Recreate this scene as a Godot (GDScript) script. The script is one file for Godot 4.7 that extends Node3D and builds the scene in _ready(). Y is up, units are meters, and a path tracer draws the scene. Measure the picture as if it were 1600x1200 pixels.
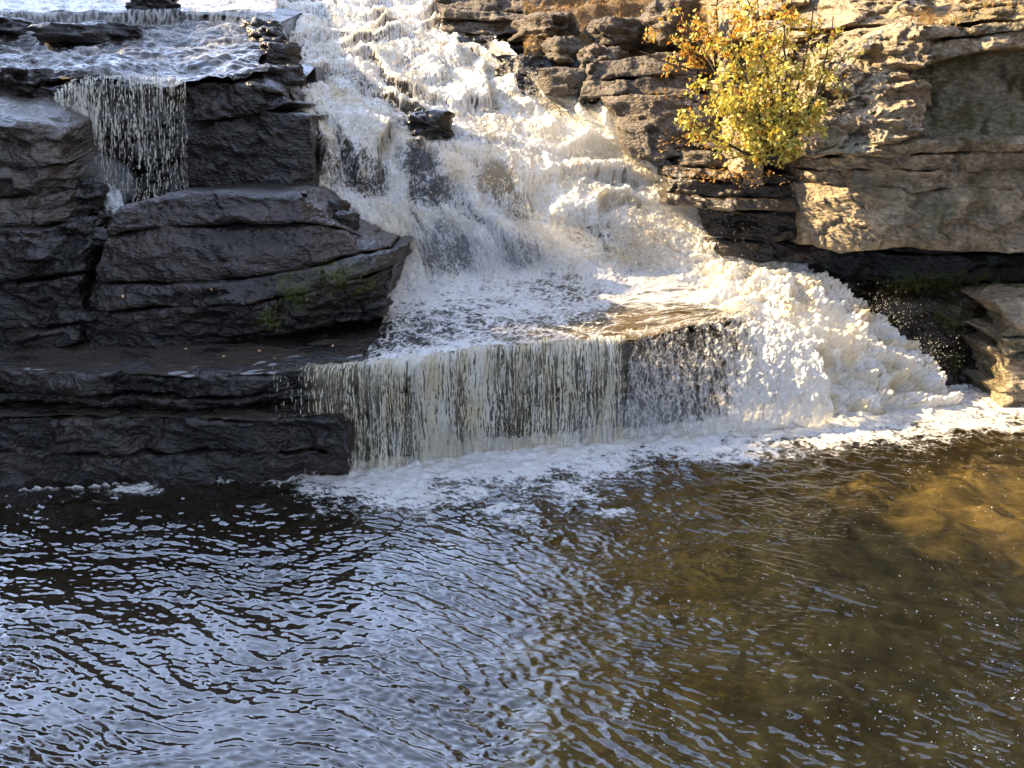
extends Node3D
# A stepped waterfall in a shale gorge: cascade, ledges, cliff, autumn shrub and a peat-brown pool.
# Units are metres, y is up, the pool's surface is y = 0. The viewpoint stands 4.3 m above the pool.

const EYE := Vector3(0, 4.3, 0)
const CP := 0.948683
const SP := 0.316228
const SUN := Vector3(-0.80, 0.55, -0.22)   # towards the sun: beyond the falls, left of them

var fbm := FastNoiseLite.new()      # four octaves
var smo := FastNoiseLite.new()      # one octave
var rid := FastNoiseLite.new()      # ridged, three octaves: webs of foam
var cel := FastNoiseLite.new()      # one value per cell: blocky breaks
var rng := RandomNumberGenerator.new()
var M := {}
var used_names := {}
var started := 0

# ---------------------------------------------------------------- survey helpers
# sight(): the direction in which the survey photograph sees a point; at_depth / at_height put it at a measured distance or level.
func sight(px: float, py: float) -> Vector3:
	var cx := (px - 800.0) / 1200.0
	var cy := (600.0 - py) / 1200.0
	return Vector3(cx, cy * CP - SP, -(CP + cy * SP))

func at_depth(px: float, py: float, d: float) -> Vector3:
	var r := sight(px, py)
	return EYE + r * (d / -r.z)

func at_height(px: float, py: float, h: float) -> Vector3:
	var r := sight(px, py)
	return EYE + r * ((h - EYE.y) / r.y)

func pts(list: Array) -> PackedVector3Array:
	var o := PackedVector3Array()
	for a in list:
		o.append(at_depth(a[0], a[1], a[2]))
	return o

func level_pts(list: Array, h: float) -> PackedVector3Array:
	var o := PackedVector3Array()
	for a in list:
		o.append(at_height(a[0], a[1], h))
	return o

func raised(line: PackedVector3Array, h: float, back := 0.0) -> PackedVector3Array:
	var o := PackedVector3Array()
	for p in line:
		o.append(Vector3(p.x, h, p.z - back))
	return o

func moved(line: PackedVector3Array, by: Vector3) -> PackedVector3Array:
	var o := PackedVector3Array()
	for p in line:
		o.append(p + by)
	return o

# ---------------------------------------------------------------- scene helpers
func numbered(called: String) -> String:
	if not used_names.has(called):
		used_names[called] = 0
		return called
	used_names[called] += 1
	return "%s_%03d" % [called, used_names[called]]

func tag(o: Node3D, label: String, category := "", group := "", kind := "") -> Node3D:
	if label: o.set_meta("label", label)
	if category: o.set_meta("category", category)
	if group: o.set_meta("group", group)
	if kind: o.set_meta("kind", kind)
	return o

func put(called: String, mesh: Mesh, m: Material, parent: Node = null) -> MeshInstance3D:
	var o := MeshInstance3D.new()
	o.name = numbered(called) if parent == null else called
	o.mesh = mesh
	o.material_override = m
	(self if parent == null else parent).add_child(o, true)
	return o

func base(called: String, at := Vector3.ZERO) -> Node3D:
	var o := Node3D.new()
	o.name = numbered(called)
	add_child(o)
	o.position = at
	return o

# vertices + indices -> smooth shaded mesh; faces are turned to look along `toward` (or outwards when toward is zero)
func solid(v: PackedVector3Array, idx: PackedInt32Array, colors: PackedColorArray, toward := Vector3.ZERO) -> ArrayMesh:
	var n := PackedVector3Array()
	n.resize(v.size())
	var mid := Vector3.ZERO
	for p in v:
		mid += p
	mid /= maxf(1.0, v.size())
	var sum := 0.0
	for i in range(0, idx.size(), 3):
		var a := v[idx[i]]
		var f := (v[idx[i + 2]] - a).cross(v[idx[i + 1]] - a)
		n[idx[i]] += f
		n[idx[i + 1]] += f
		n[idx[i + 2]] += f
		sum += f.dot(toward) if toward != Vector3.ZERO else f.dot(a - mid)
	if sum < 0.0:
		for i in range(0, idx.size(), 3):
			var t := idx[i + 1]
			idx[i + 1] = idx[i + 2]
			idx[i + 2] = t
	var s := -1.0 if sum < 0.0 else 1.0
	for i in n.size():
		n[i] = (n[i] * s).normalized() if n[i].length_squared() > 1e-20 else Vector3.UP
	var arr := []
	arr.resize(Mesh.ARRAY_MAX)
	arr[Mesh.ARRAY_VERTEX] = v
	arr[Mesh.ARRAY_NORMAL] = n
	arr[Mesh.ARRAY_INDEX] = idx
	if colors.size() == v.size():
		arr[Mesh.ARRAY_COLOR] = colors
	var m := ArrayMesh.new()
	if idx.size():
		m.add_surface_from_arrays(Mesh.PRIMITIVE_TRIANGLES, arr)
	return m

func along(line: PackedVector3Array, s: float) -> Vector3:
	var k := clampi(int(s), 0, line.size() - 2)
	return line[k].lerp(line[k + 1], s - k)

func smooth_along(line: PackedVector3Array, s: float) -> Vector3:
	var n := line.size()
	var k := clampi(int(s), 0, n - 2)
	return line[k].cubic_interpolate(line[k + 1], line[maxi(k - 1, 0)], line[mini(k + 2, n - 1)], s - k)

# positions 0..n-1 along a line at even steps of about `cell`
func even(line: PackedVector3Array, cell: float) -> PackedFloat32Array:
	var o := PackedFloat32Array()
	for k in line.size() - 1:
		var m := maxi(1, int(ceil(line[k].distance_to(line[k + 1]) / cell)))
		for j in m:
			o.append(k + float(j) / m)
	o.append(line.size() - 1.0)
	return o

# ---------------------------------------------------------------- rock
# One bed of rock: front faces from fb (bottom) to ft (top), going back to bb and bt.
func rock_bed(fb: PackedVector3Array, ft: PackedVector3Array, bb: PackedVector3Array, bt: PackedVector3Array, o: Dictionary) -> ArrayMesh:
	var cell: float = o.get("cell", 0.045)
	var rough: float = o.get("rough", 1.0)
	var sd: float = o.get("seed", 0.0)
	var tone: Callable = o.tone
	var longer := ft if ft[0].distance_to(ft[-1]) > fb[0].distance_to(fb[-1]) else fb
	var cols := even(longer, cell)
	var mid := fb.size() / 2
	var high := maxf(0.05, fb[mid].distance_to(ft[mid]))
	var deep := maxf(0.1, ft[mid].distance_to(bt[mid]))
	var r := minf(o.get("bevel", 0.05), high * 0.35)
	# profile in metres: (depth, height)
	var prof := PackedVector2Array()
	prof.append(Vector2(deep, 0)); prof.append(Vector2(deep * 0.5, 0)); prof.append(Vector2(minf(0.15, deep * 0.3), 0))
	for j in 3:
		var a := j / 2.0 * PI / 2
		prof.append(Vector2(r - r * sin(a), r - r * cos(a)))
	var nv := maxi(1, int(ceil((high - 2 * r) / cell)))
	for j in range(1, nv + 1):
		prof.append(Vector2(0, r + (high - 2 * r) * j / nv))
	for j in range(1, 3):
		var a := j / 2.0 * PI / 2
		prof.append(Vector2(r - r * cos(a), high - r + r * sin(a)))
	var seen_top: float = minf(deep, o.get("top", 1.6))
	var nt := maxi(2, int(ceil((seen_top - r) / (cell * 1.3))))
	for j in range(1, nt + 1):
		prof.append(Vector2(r + (seen_top - r) * j / nt, high))
	prof.append(Vector2(deep, high))
	var rows := prof.size()
	var v := PackedVector3Array()
	var c := PackedColorArray()
	var idx := PackedInt32Array()
	var n_main := cols.size() * rows
	var rings := clampi(int(minf(deep, high * 2.0) / cell / 2.5), 5, 16)
	v.resize(n_main + 2 * rows * rings)
	var out := PackedVector3Array()
	out.resize(v.size())
	for i in cols.size():
		var s := cols[i]
		var a := along(fb, s)
		var b := along(ft, s)
		var cc := along(bb, s)
		var d := along(bt, s)
		var dir := a - cc
		dir.y = 0
		dir = dir.normalized()
		for j in rows:
			var w := prof[j].x / deep
			var h := prof[j].y / high
			v[i * rows + j] = a.lerp(cc, w).lerp(b.lerp(d, w), h)
			out[i * rows + j] = dir * maxf(0.0, 1.0 - prof[j].x / 0.6)
	for side in 2:
		var i := 0 if side == 0 else cols.size() - 1
		var center := Vector3.ZERO
		for j in rows:
			center += v[i * rows + j]
		center /= rows
		for k in rings:
			for j in rows:
				v[n_main + (side * rings + k) * rows + j] = v[i * rows + j].lerp(center, (k + 1.0) / rings)
				out[n_main + (side * rings + k) * rows + j] = out[i * rows + j] * (1.0 - (k + 1.0) / rings)
	# break the surface up
	c.resize(v.size())
	var big: float = 0.11 * rough
	var strata: float = o.get("strata", 0.028) * rough
	var grit: float = o.get("grit", 0.018)
	var block: float = o.get("block", 0.09) * rough
	for k in v.size():
		var p := v[k]
		var q := p + Vector3(sd, sd * 0.7, sd * 1.3)
		var w := Vector3(fbm.get_noise_3d(q.x * 0.9, q.y * 1.6, q.z * 0.9), 0.45 * fbm.get_noise_3d(q.x * 1.1 + 40, q.y * 1.1, q.z * 1.1), fbm.get_noise_3d(q.x * 0.9, q.y * 1.6 + 80, q.z * 0.9)) * big * 1.6
		var warp := fbm.get_noise_3d(q.x * 1.2, q.y * 1.2 + 7.0, q.z * 1.2)
		var o1 := cel.get_noise_3d(q.x * 1.05 + warp * 0.35, q.y * 2.3 + warp * 0.4, q.z * 1.05)
		var o2 := cel.get_noise_3d(q.x * 4.2 + 13.0 + warp, q.y * 11.0, q.z * 4.2)
		var st := fbm.get_noise_3d(q.x * 0.5, q.y * 10.0 + warp * 2.0, q.z * 0.5)
		var crack := 1.0 - smoothstep(0.0, 0.05, absf(smo.get_noise_3d(q.x * 0.8 + 31.0, q.y * 1.5, q.z * 0.8)))
		v[k] = p + w + out[k] * (o1 * block + o2 * block * 0.35 + st * strata - crack * 0.06 * rough)
		var fine := fbm.get_noise_3d(q.x * 6.0, q.y * 9.0, q.z * 6.0)
		v[k] += Vector3(fine, fine * 0.6, -fine) * 0.014 * rough
		var grain := fbm.get_noise_3d(q.x * 11.0, q.y * 17.0, q.z * 11.0)
		v[k] += out[k] * grain * grit
		var tc: Color = tone.call(v[k], o1)
		var gk := clampf(1.0 + 0.55 * grain + 0.35 * fine, 0.45, 1.7)
		c[k] = Color(tc.r * gk, tc.g * gk, tc.b * gk)
	for i in cols.size() - 1:
		for j in rows:
			var j2 := (j + 1) % rows
			var a := i * rows + j
			var b := i * rows + j2
			idx.append_array([a, b, a + rows, b, b + rows, a + rows])
	for side in 2:
		var prev := 0 if side == 0 else (cols.size() - 1) * rows
		for k in rings:
			var now := n_main + (side * rings + k) * rows
			for j in rows:
				var j2 := (j + 1) % rows
				if side == 0:
					idx.append_array([prev + j, now + j, prev + j2, prev + j2, now + j, now + j2])
				else:
					idx.append_array([prev + j, prev + j2, now + j, prev + j2, now + j2, now + j])
			prev = now
	return solid(v, idx, c)

# A rock mass made of several beds: levels run from the foot to the top, each the front line of the face at that level (left to right).
func rock(called: String, label: String, category: String, levels: Array, back: float, o: Dictionary, mat: Material, group := "") -> Node3D:
	var root := base(called, (levels[0][0] + levels[0][-1]) * 0.5)
	tag(root, label, category, group)
	var beds: int = o.get("beds", 3)
	var rise: float = o.get("rise", 0.0)
	var r := RandomNumberGenerator.new()
	r.seed = int(o.get("seed", 1.0) * 100)
	var cuts := [0.0]
	for k in beds:
		cuts.append(cuts[-1] + r.randf_range(0.55, 1.45))
	for k in cuts.size():
		cuts[k] = cuts[k] / cuts[-1] * (levels.size() - 1.0) if k < beds else levels.size() - 1.0
	for k in beds:
		var lo := PackedVector3Array()
		var hi := PackedVector3Array()
		var jut: float = r.randf_range(-1.0, 1.0) * o.get("jut", 0.06)
		for i in levels[0].size():
			lo.append(level_at(levels, cuts[k], i) + Vector3(0, 0.006, jut) - root.position)
			hi.append(level_at(levels, cuts[k + 1], i) + Vector3(0, -0.006, jut) - root.position)
		var bt := moved(hi, Vector3(o.get("skew", 0.0), rise, -back))
		var bb := moved(lo, Vector3(o.get("skew", 0.0), 0.0 if k == 0 else rise, -back))
		var oo := o.duplicate()
		oo.seed = o.get("seed", 1.0) + k * 0.37
		var at := root.position
		var tone: Callable = o.tone
		oo.tone = func(p: Vector3, b: float) -> Color: return tone.call(p + at, b)
		if k < beds - 1:
			oo.top = minf(0.3, o.get("top", 1.6))
		var bed := put("rock_bed", rock_bed(lo, hi, bb, bt, oo), mat, root)
		bed.position = Vector3.ZERO
	return root

func level_at(levels: Array, s: float, i: int) -> Vector3:
	var k := clampi(int(s), 0, levels.size() - 2)
	return (levels[k][i] as Vector3).lerp(levels[k + 1][i], s - k)

# a loose boulder: an angular, flattened lump
func boulder_mesh(size: Vector3, sd: float, tone: Callable, cell := 0.05) -> ArrayMesh:
	var nu := clampi(int(size.x * 3.2 / cell), 18, 90)
	var nv := clampi(int(size.y * 2.4 / cell), 10, 50)
	var v := PackedVector3Array()
	var c := PackedColorArray()
	var idx := PackedInt32Array()
	for j in nv + 1:
		var th := PI * j / nv
		for i in nu:
			var ph := TAU * i / nu
			var d := Vector3(sin(th) * cos(ph), cos(th), sin(th) * sin(ph))
			var k := pow(pow(absf(d.x), 5.0) + pow(absf(d.y), 5.0) + pow(absf(d.z), 5.0), -0.2)
			var q := d * 1.3 + Vector3(sd, sd * 2.0, -sd)
			k *= 1.0 + 0.26 * fbm.get_noise_3dv(q) + 0.16 * cel.get_noise_3d(q.x * 1.4, q.y * 2.6, q.z * 1.4)
			var p := d * k * size * 0.5
			var f := fbm.get_noise_3d(p.x * 6 + sd, p.y * 10, p.z * 6)
			p += d * f * 0.03
			v.append(p)
			c.append(tone.call(p, f))
	for j in nv:
		for i in nu:
			var a := j * nu + i
			var b := j * nu + (i + 1) % nu
			idx.append_array([a, b, a + nu, b, b + nu, a + nu])
	return solid(v, idx, c)

# ---------------------------------------------------------------- water
# A sheet lofted over flow lines; lift() gives the swell above it, look() its colour and cover, both from (metres across, metres along, point).
func sheet(lines: Array, cell_u: float, cell_v: float, lift: Callable, look: Callable, toward: Vector3, keep := 0.02) -> ArrayMesh:
	var m: int = lines[0].size()
	var longest := 0.0
	for l in lines:
		var t := 0.0
		for k in m - 1:
			t += l[k].distance_to(l[k + 1])
		longest = maxf(longest, t)
	# samples along: even on the mean line
	var mean := PackedVector3Array()
	for k in m:
		var s := Vector3.ZERO
		for l in lines:
			s += l[k]
		mean.append(s / lines.size())
	var fine := PackedVector3Array()
	var fs := PackedFloat32Array()
	for k in (m - 1) * 16 + 1:
		fine.append(smooth_along(mean, k / 16.0))
		fs.append(k / 16.0)
	var sv := even(fine, cell_v)
	var nv := sv.size()
	var width := 0.0
	for k in [0, m / 2, m - 1]:
		var t := 0.0
		for i in lines.size() - 1:
			t += lines[i][k].distance_to(lines[i + 1][k])
		width = maxf(width, t)
	var nu := int(width / cell_u) + 2
	var v := PackedVector3Array()
	v.resize(nu * nv)
	var row := PackedVector3Array()
	row.resize(lines.size())
	for j in nv:
		var s := sv[j] / 16.0
		for i in lines.size():
			row[i] = smooth_along(lines[i], s)
		for i in nu:
			v[j * nu + i] = smooth_along(row, float(i) / (nu - 1) * (lines.size() - 1))
	# distances across and along
	var us := PackedFloat32Array()
	us.resize(nu)
	var jm := nv / 2
	for i in range(1, nu):
		us[i] = us[i - 1] + v[jm * nu + i].distance_to(v[jm * nu + i - 1])
	var vs := PackedFloat32Array()
	vs.resize(nv)
	var im := nu / 2
	for j in range(1, nv):
		vs[j] = vs[j - 1] + v[j * nu + im].distance_to(v[(j - 1) * nu + im])
	var p2 := PackedVector3Array()
	p2.resize(nu * nv)
	var c := PackedColorArray()
	c.resize(nu * nv)
	for j in nv:
		var ja := maxi(j - 2, 0)
		var jb := mini(j + 2, nv - 1)
		for i in nu:
			var k := j * nu + i
			var n := (v[j * nu + mini(i + 2, nu - 1)] - v[j * nu + maxi(i - 2, 0)]).cross(v[ja * nu + i] - v[jb * nu + i]).normalized()
			if n.dot(toward) < 0.0:
				n = -n
			p2[k] = v[k] + n * lift.call(us[i], vs[j], v[k])
			c[k] = look.call(us[i], vs[j], v[k])
	var idx := PackedInt32Array()
	for j in nv - 1:
		for i in nu - 1:
			var a := j * nu + i
			if c[a].a > keep or c[a + 1].a > keep or c[a + nu].a > keep or c[a + nu + 1].a > keep:
				idx.append_array([a, a + 1, a + nu, a + 1, a + nu + 1, a + nu])
	return solid(p2, idx, c, toward)

func web(x: float, y: float) -> float:      # 0..1, bright threads
	return rid.get_noise_2d(x, y) * 0.5 + 0.5

func spot(p: Vector3, at: Vector3, r: float) -> float:
	return 1.0 - smoothstep(0.35, 1.0, p.distance_to(at) / r)

# ---------------------------------------------------------------- materials
func noise_tex(freq: float, lo: Color, hi: Color, octaves := 5, size := 512, kind := FastNoiseLite.TYPE_SIMPLEX_SMOOTH, sd := 1) -> NoiseTexture2D:
	var n := FastNoiseLite.new()
	n.noise_type = kind
	n.seed = sd
	n.frequency = freq
	n.fractal_octaves = octaves
	var t := NoiseTexture2D.new()
	t.width = size
	t.height = size
	t.seamless = true
	t.noise = n
	var g := Gradient.new()
	g.set_color(0, lo)
	g.set_color(1, hi)
	t.color_ramp = g
	return t

func rock_material(rough: float, relief: float) -> StandardMaterial3D:
	var m := StandardMaterial3D.new()
	m.vertex_color_use_as_albedo = true
	m.albedo_texture = M.grain
	m.uv1_triplanar = true
	m.uv1_world_triplanar = true
	m.uv1_scale = Vector3(0.55, 1.1, 0.55)
	m.roughness = rough
	m.heightmap_enabled = true
	m.heightmap_texture = M.relief
	m.heightmap_scale = relief
	return m

func lin(r: float, g: float, b: float, a := 1.0) -> Color:
	return Color(r, g, b, a)

func make_materials() -> void:
	M.grain = noise_tex(0.012, Color(0.55, 0.54, 0.53), Color(1, 1, 1), 6, 1024)
	M.relief = noise_tex(0.016, Color.BLACK, Color.WHITE, 6, 1024, FastNoiseLite.TYPE_SIMPLEX_SMOOTH, 5)
	M.rock_dry = rock_material(0.85, 6.0)
	M.rock_wet = rock_material(0.37, 4.0)
	M.rock_soaked = rock_material(0.2, 2.0)
	var f := StandardMaterial3D.new()
	f.vertex_color_use_as_albedo = true
	f.transparency = BaseMaterial3D.TRANSPARENCY_ALPHA
	f.roughness = 0.55
	f.backlight_enabled = true
	f.backlight = Color(0.8, 0.8, 0.78)
	M.foam = f
	var d := StandardMaterial3D.new()
	d.vertex_color_use_as_albedo = true
	d.roughness = 0.3
	M.drops = d
	var w := StandardMaterial3D.new()      # water running over rock
	w.vertex_color_use_as_albedo = true
	w.roughness = 0.14
	M.running = w
	var pw := StandardMaterial3D.new()     # the pool's surface: clear, faintly peaty
	pw.transparency = BaseMaterial3D.TRANSPARENCY_ALPHA
	pw.albedo_color = Color(0.13, 0.10, 0.03, 0.42)
	pw.roughness = 0.03
	pw.metallic_specular = 0.7
	pw.clearcoat_enabled = true
	pw.clearcoat = 1.0
	pw.clearcoat_roughness = 0.03
	M.pool = pw
	var l := StandardMaterial3D.new()
	l.vertex_color_use_as_albedo = true
	l.roughness = 0.6
	l.backlight_enabled = true
	l.backlight = Color(0.8, 0.8, 0.6)
	M.leaf = l
	var bk := StandardMaterial3D.new()
	bk.albedo_color = Color(0.36, 0.31, 0.26)
	bk.albedo_texture = M.grain
	bk.uv1_triplanar = true
	bk.uv1_scale = Vector3(6, 2, 6)
	bk.roughness = 0.9
	M.bark = bk
	var e := StandardMaterial3D.new()
	e.vertex_color_use_as_albedo = true
	e.albedo_texture = M.grain
	e.uv1_triplanar = true
	e.uv1_world_triplanar = true
	e.uv1_scale = Vector3(0.4, 0.4, 0.4)
	e.roughness = 0.95
	M.earth = e

# rock colours: linear base colours at a point
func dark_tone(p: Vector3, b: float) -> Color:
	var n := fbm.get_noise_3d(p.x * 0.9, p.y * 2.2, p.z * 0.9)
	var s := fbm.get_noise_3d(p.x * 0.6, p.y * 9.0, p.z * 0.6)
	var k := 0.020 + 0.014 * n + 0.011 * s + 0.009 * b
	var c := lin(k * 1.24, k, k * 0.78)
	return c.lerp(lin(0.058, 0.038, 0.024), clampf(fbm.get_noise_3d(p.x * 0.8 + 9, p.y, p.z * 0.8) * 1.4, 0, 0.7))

func slab_tone(p: Vector3, b: float) -> Color:
	var c := dark_tone(p, b)
	return c.lerp(lin(0.072, 0.052, 0.040), clampf(0.55 + 0.9 * fbm.get_noise_3d(p.x * 0.7, p.y * 1.8, p.z * 0.7), 0, 1))

func moss_tone(p: Vector3, b: float) -> Color:
	var c := dark_tone(p, b)
	var g := 0.0
	for a in moss_spots:
		g = maxf(g, spot(p, a[0], a[1]))
	var n := fbm.get_noise_3d(p.x * 4, p.y * 4, p.z * 4) * 0.5 + fbm.get_noise_3d(p.x * 14, p.y * 9, p.z * 14) * 0.5
	var olive := clampf(0.35 + n, 0, 1) * 0.5 * smoothstep(-3.4, -2.4, p.x)
	c = c.lerp(lin(0.085, 0.078, 0.035), olive)
	n += fbm.get_noise_3d(p.x * 30, p.y * 12, p.z * 30) * 0.6
	return c.lerp(lin(0.075, 0.085, 0.014), smoothstep(0.35, 0.75, g * 0.62 + n * 1.3 * g))

func cliff_tone(p: Vector3, b: float) -> Color:
	var n := fbm.get_noise_3d(p.x * 0.8, p.y * 1.6, p.z * 0.8)
	var s := fbm.get_noise_3d(p.x * 0.5, p.y * 7.0, p.z * 0.5)
	var k := 0.50 + 0.13 * n + 0.10 * s + 0.08 * b
	var c := lin(k * 1.16, k * 0.94, k * 0.62)
	var grey := smoothstep(0.05, 0.35, fbm.get_noise_3d(p.x * 1.6 + 50, p.y * 2.6, p.z * 1.6))
	c = c.lerp(lin(0.20, 0.19, 0.175), grey * 0.45)
	var li := 0.0
	for a in lichen_spots:
		li = maxf(li, spot(p, a[0], a[1]))
	var f := fbm.get_noise_3d(p.x * 5, p.y * 5, p.z * 5)
	c = c.lerp(lin(0.42, 0.41, 0.28), smoothstep(0.25, 0.5, li + f * 0.5 * li))
	var olive := smoothstep(0.0, 0.3, fbm.get_noise_3d(p.x * 1.1 + 20, p.y * 1.1, p.z * 1.1)) * smoothstep(5.6, 6.4, p.x)
	return c.lerp(lin(0.15, 0.135, 0.06), olive * 0.6)

func wall_tone(p: Vector3, b: float) -> Color:      # lichen over tan stone, dark runs of algae
	var n := fbm.get_noise_3d(p.x * 1.3, p.y * 1.3, p.z * 1.3)
	var f := fbm.get_noise_3d(p.x * 7.0, p.y * 4.0, p.z * 7.0)
	var c := lin(0.60, 0.57, 0.40).lerp(lin(0.34, 0.31, 0.16), smoothstep(-0.15, 0.3, n + 0.4 * f))
	return c.lerp(lin(0.12, 0.10, 0.06), smoothstep(0.12, 0.4, fbm.get_noise_3d(p.x * 2.5 + 11, p.y * 0.8, p.z) + 0.4 * f) * 0.8)

func bank_tone(p: Vector3, b: float) -> Color:
	var n := fbm.get_noise_3d(p.x * 1.1, p.y * 2.0, p.z * 1.1)
	var k := 0.19 + 0.08 * n + 0.05 * b
	return lin(k * 1.15, k * 0.95, k * 0.72)

var moss_spots := []
var lichen_spots := []

# thin high haze: it scatters sunlight forward, so it is brighter on the sun's side
func haze_veil(to_sun: Vector3) -> ImageTexture:
	var im := Image.create(256, 128, false, Image.FORMAT_RGBAF)
	for j in 128:
		var th := PI * (j + 0.5) / 128
		for i in 256:
			var ph := TAU * ((i + 0.5) / 256 - 0.5)
			var d := Vector3(sin(ph) * sin(th), cos(th), -cos(ph) * sin(th))
			var c := d.dot(to_sun)
			var g := 0.70
			var k := 0.22 * (1 - g * g) * 0.5 / pow(1 + g * g - 2 * g * c, 1.5)
			k *= 1.0 + 0.35 * fbm.get_noise_3dv(d * 1.7)
			im.set_pixel(i, j, Color(k * 0.88, k * 0.96, k * 1.10, 1.0))
	return ImageTexture.create_from_image(im)

# ---------------------------------------------------------------- build
func stage(s: String) -> void:
	print("%6d ms  %s" % [Time.get_ticks_msec() - started, s])

func _ready() -> void:
	started = Time.get_ticks_msec()
	fbm.seed = 3
	fbm.noise_type = FastNoiseLite.TYPE_SIMPLEX_SMOOTH
	fbm.frequency = 1.0
	fbm.fractal_octaves = 4
	smo.seed = 8
	smo.noise_type = FastNoiseLite.TYPE_SIMPLEX_SMOOTH
	smo.frequency = 1.0
	smo.fractal_type = FastNoiseLite.FRACTAL_NONE
	rid.seed = 12
	rid.noise_type = FastNoiseLite.TYPE_SIMPLEX_SMOOTH
	rid.frequency = 1.0
	rid.fractal_type = FastNoiseLite.FRACTAL_RIDGED
	rid.fractal_octaves = 3
	cel.seed = 21
	cel.noise_type = FastNoiseLite.TYPE_CELLULAR
	cel.frequency = 1.0
	cel.fractal_type = FastNoiseLite.FRACTAL_NONE
	cel.cellular_return_type = FastNoiseLite.RETURN_CELL_VALUE
	var cam := Camera3D.new()
	cam.name = "camera"
	cam.fov = 53.13
	cam.near = 0.05
	cam.far = 600
	add_child(cam)
	cam.position = EYE
	cam.rotation_degrees.x = -18.435
	cam.current = true
	var we := WorldEnvironment.new()
	we.name = "surroundings"
	var env := Environment.new()
	env.background_mode = Environment.BG_SKY
	var sm := ProceduralSkyMaterial.new()
	sm.sky_top_color = Color(0.20, 0.27, 0.42)
	sm.sky_horizon_color = Color(1.10, 1.22, 1.45)
	sm.sky_curve = 0.9
	sm.ground_bottom_color = Color(0.16, 0.14, 0.11)
	sm.ground_horizon_color = Color(0.35, 0.34, 0.32)
	sm.sun_angle_max = 6.0
	sm.sky_cover = haze_veil(SUN.normalized())
	sm.sky_cover_modulate = Color(1, 1, 1, 1)
	var sky := Sky.new()
	sky.sky_material = sm
	env.sky = sky
	env.tonemap_mode = Environment.TONE_MAPPER_LINEAR
	env.tonemap_exposure = 3.75
	env.ssao_enabled = true
	env.ssil_enabled = true
	env.sdfgi_enabled = true
	env.volumetric_fog_enabled = true      # for the banks of mist only
	env.volumetric_fog_density = 0.0
	we.environment = env
	add_child(we)
	var sun := DirectionalLight3D.new()
	sun.name = "sun"
	sun.light_color = Color(1.0, 0.88, 0.68)
	sun.light_energy = 1.6
	sun.light_angular_distance = 0.53
	sun.shadow_enabled = true
	add_child(sun)
	sun.look_at_from_position(SUN * 50.0, Vector3.ZERO)

	rng.seed = 77
	make_materials()
	terrain()
	stage("terrain")
	left_rocks()
	stage("left rocks")
	right_rocks()
	stage("right rocks")
	cascade()
	stage("cascade")
	upper_water()
	stage("upper water")
	curtain()
	stage("curtain")
	pool()
	stage("pool")
	spray()
	stage("spray")
	plants()
	stage("plants")

# ---------------------------------------------------------------- ground
func ground_height(x: float, z: float) -> float:
	var d := -z
	var h := -1.3
	if d > 13.0:
		h = lerpf(-1.3, 7.0, clampf((d - 13.0) / 10.5, 0, 1))
	if d > 23.5:
		h = 7.0 + (d - 23.5) * 0.16
	if d < -1.0:
		h = lerpf(-1.3, 3.0, smoothstep(1.0, 6.0, -d))
	var right := smoothstep(8.0, 13.0, x) * 7.5 * smoothstep(5.0, 12.0, d)
	var left := smoothstep(12.5, 17.0, -x) * 6.0 * smoothstep(6.0, 13.0, d)
	h = maxf(h, -1.3 + maxf(right, left)) + smoothstep(24.0, 40.0, absf(x)) * 4.0
	return h + fbm.get_noise_2d(x * 0.12, z * 0.12) * 0.35

func terrain() -> void:
	var v := PackedVector3Array()
	var c := PackedColorArray()
	var idx := PackedInt32Array()
	var xs := []
	var zs := []
	for i in 121:
		var t := (i - 60) / 60.0
		xs.append(signf(t) * (absf(t) * 26.0 + pow(absf(t), 5.0) * 260.0))
		zs.append(-14.0 + signf(t) * (absf(t) * 24.0 + pow(absf(t), 5.0) * 260.0))
	for z in zs:
		for x in xs:
			v.append(Vector3(x, ground_height(x, z), z))
			var k := 0.5 + 0.5 * fbm.get_noise_2d(x * 0.5, z * 0.5)
			c.append(lin(0.10, 0.075, 0.04).lerp(lin(0.17, 0.11, 0.05), k))
	for j in 120:
		for i in 120:
			var a := j * 121 + i
			idx.append_array([a, a + 1, a + 121, a + 1, a + 122, a + 121])
	tag(put("ground", solid(v, idx, c, Vector3.UP), M.earth), "leaf-strewn earth of the gorge sides and pool floor", "", "", "structure")

# ---------------------------------------------------------------- left side
var lip := PackedVector3Array()
var foot := PackedVector3Array()

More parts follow.
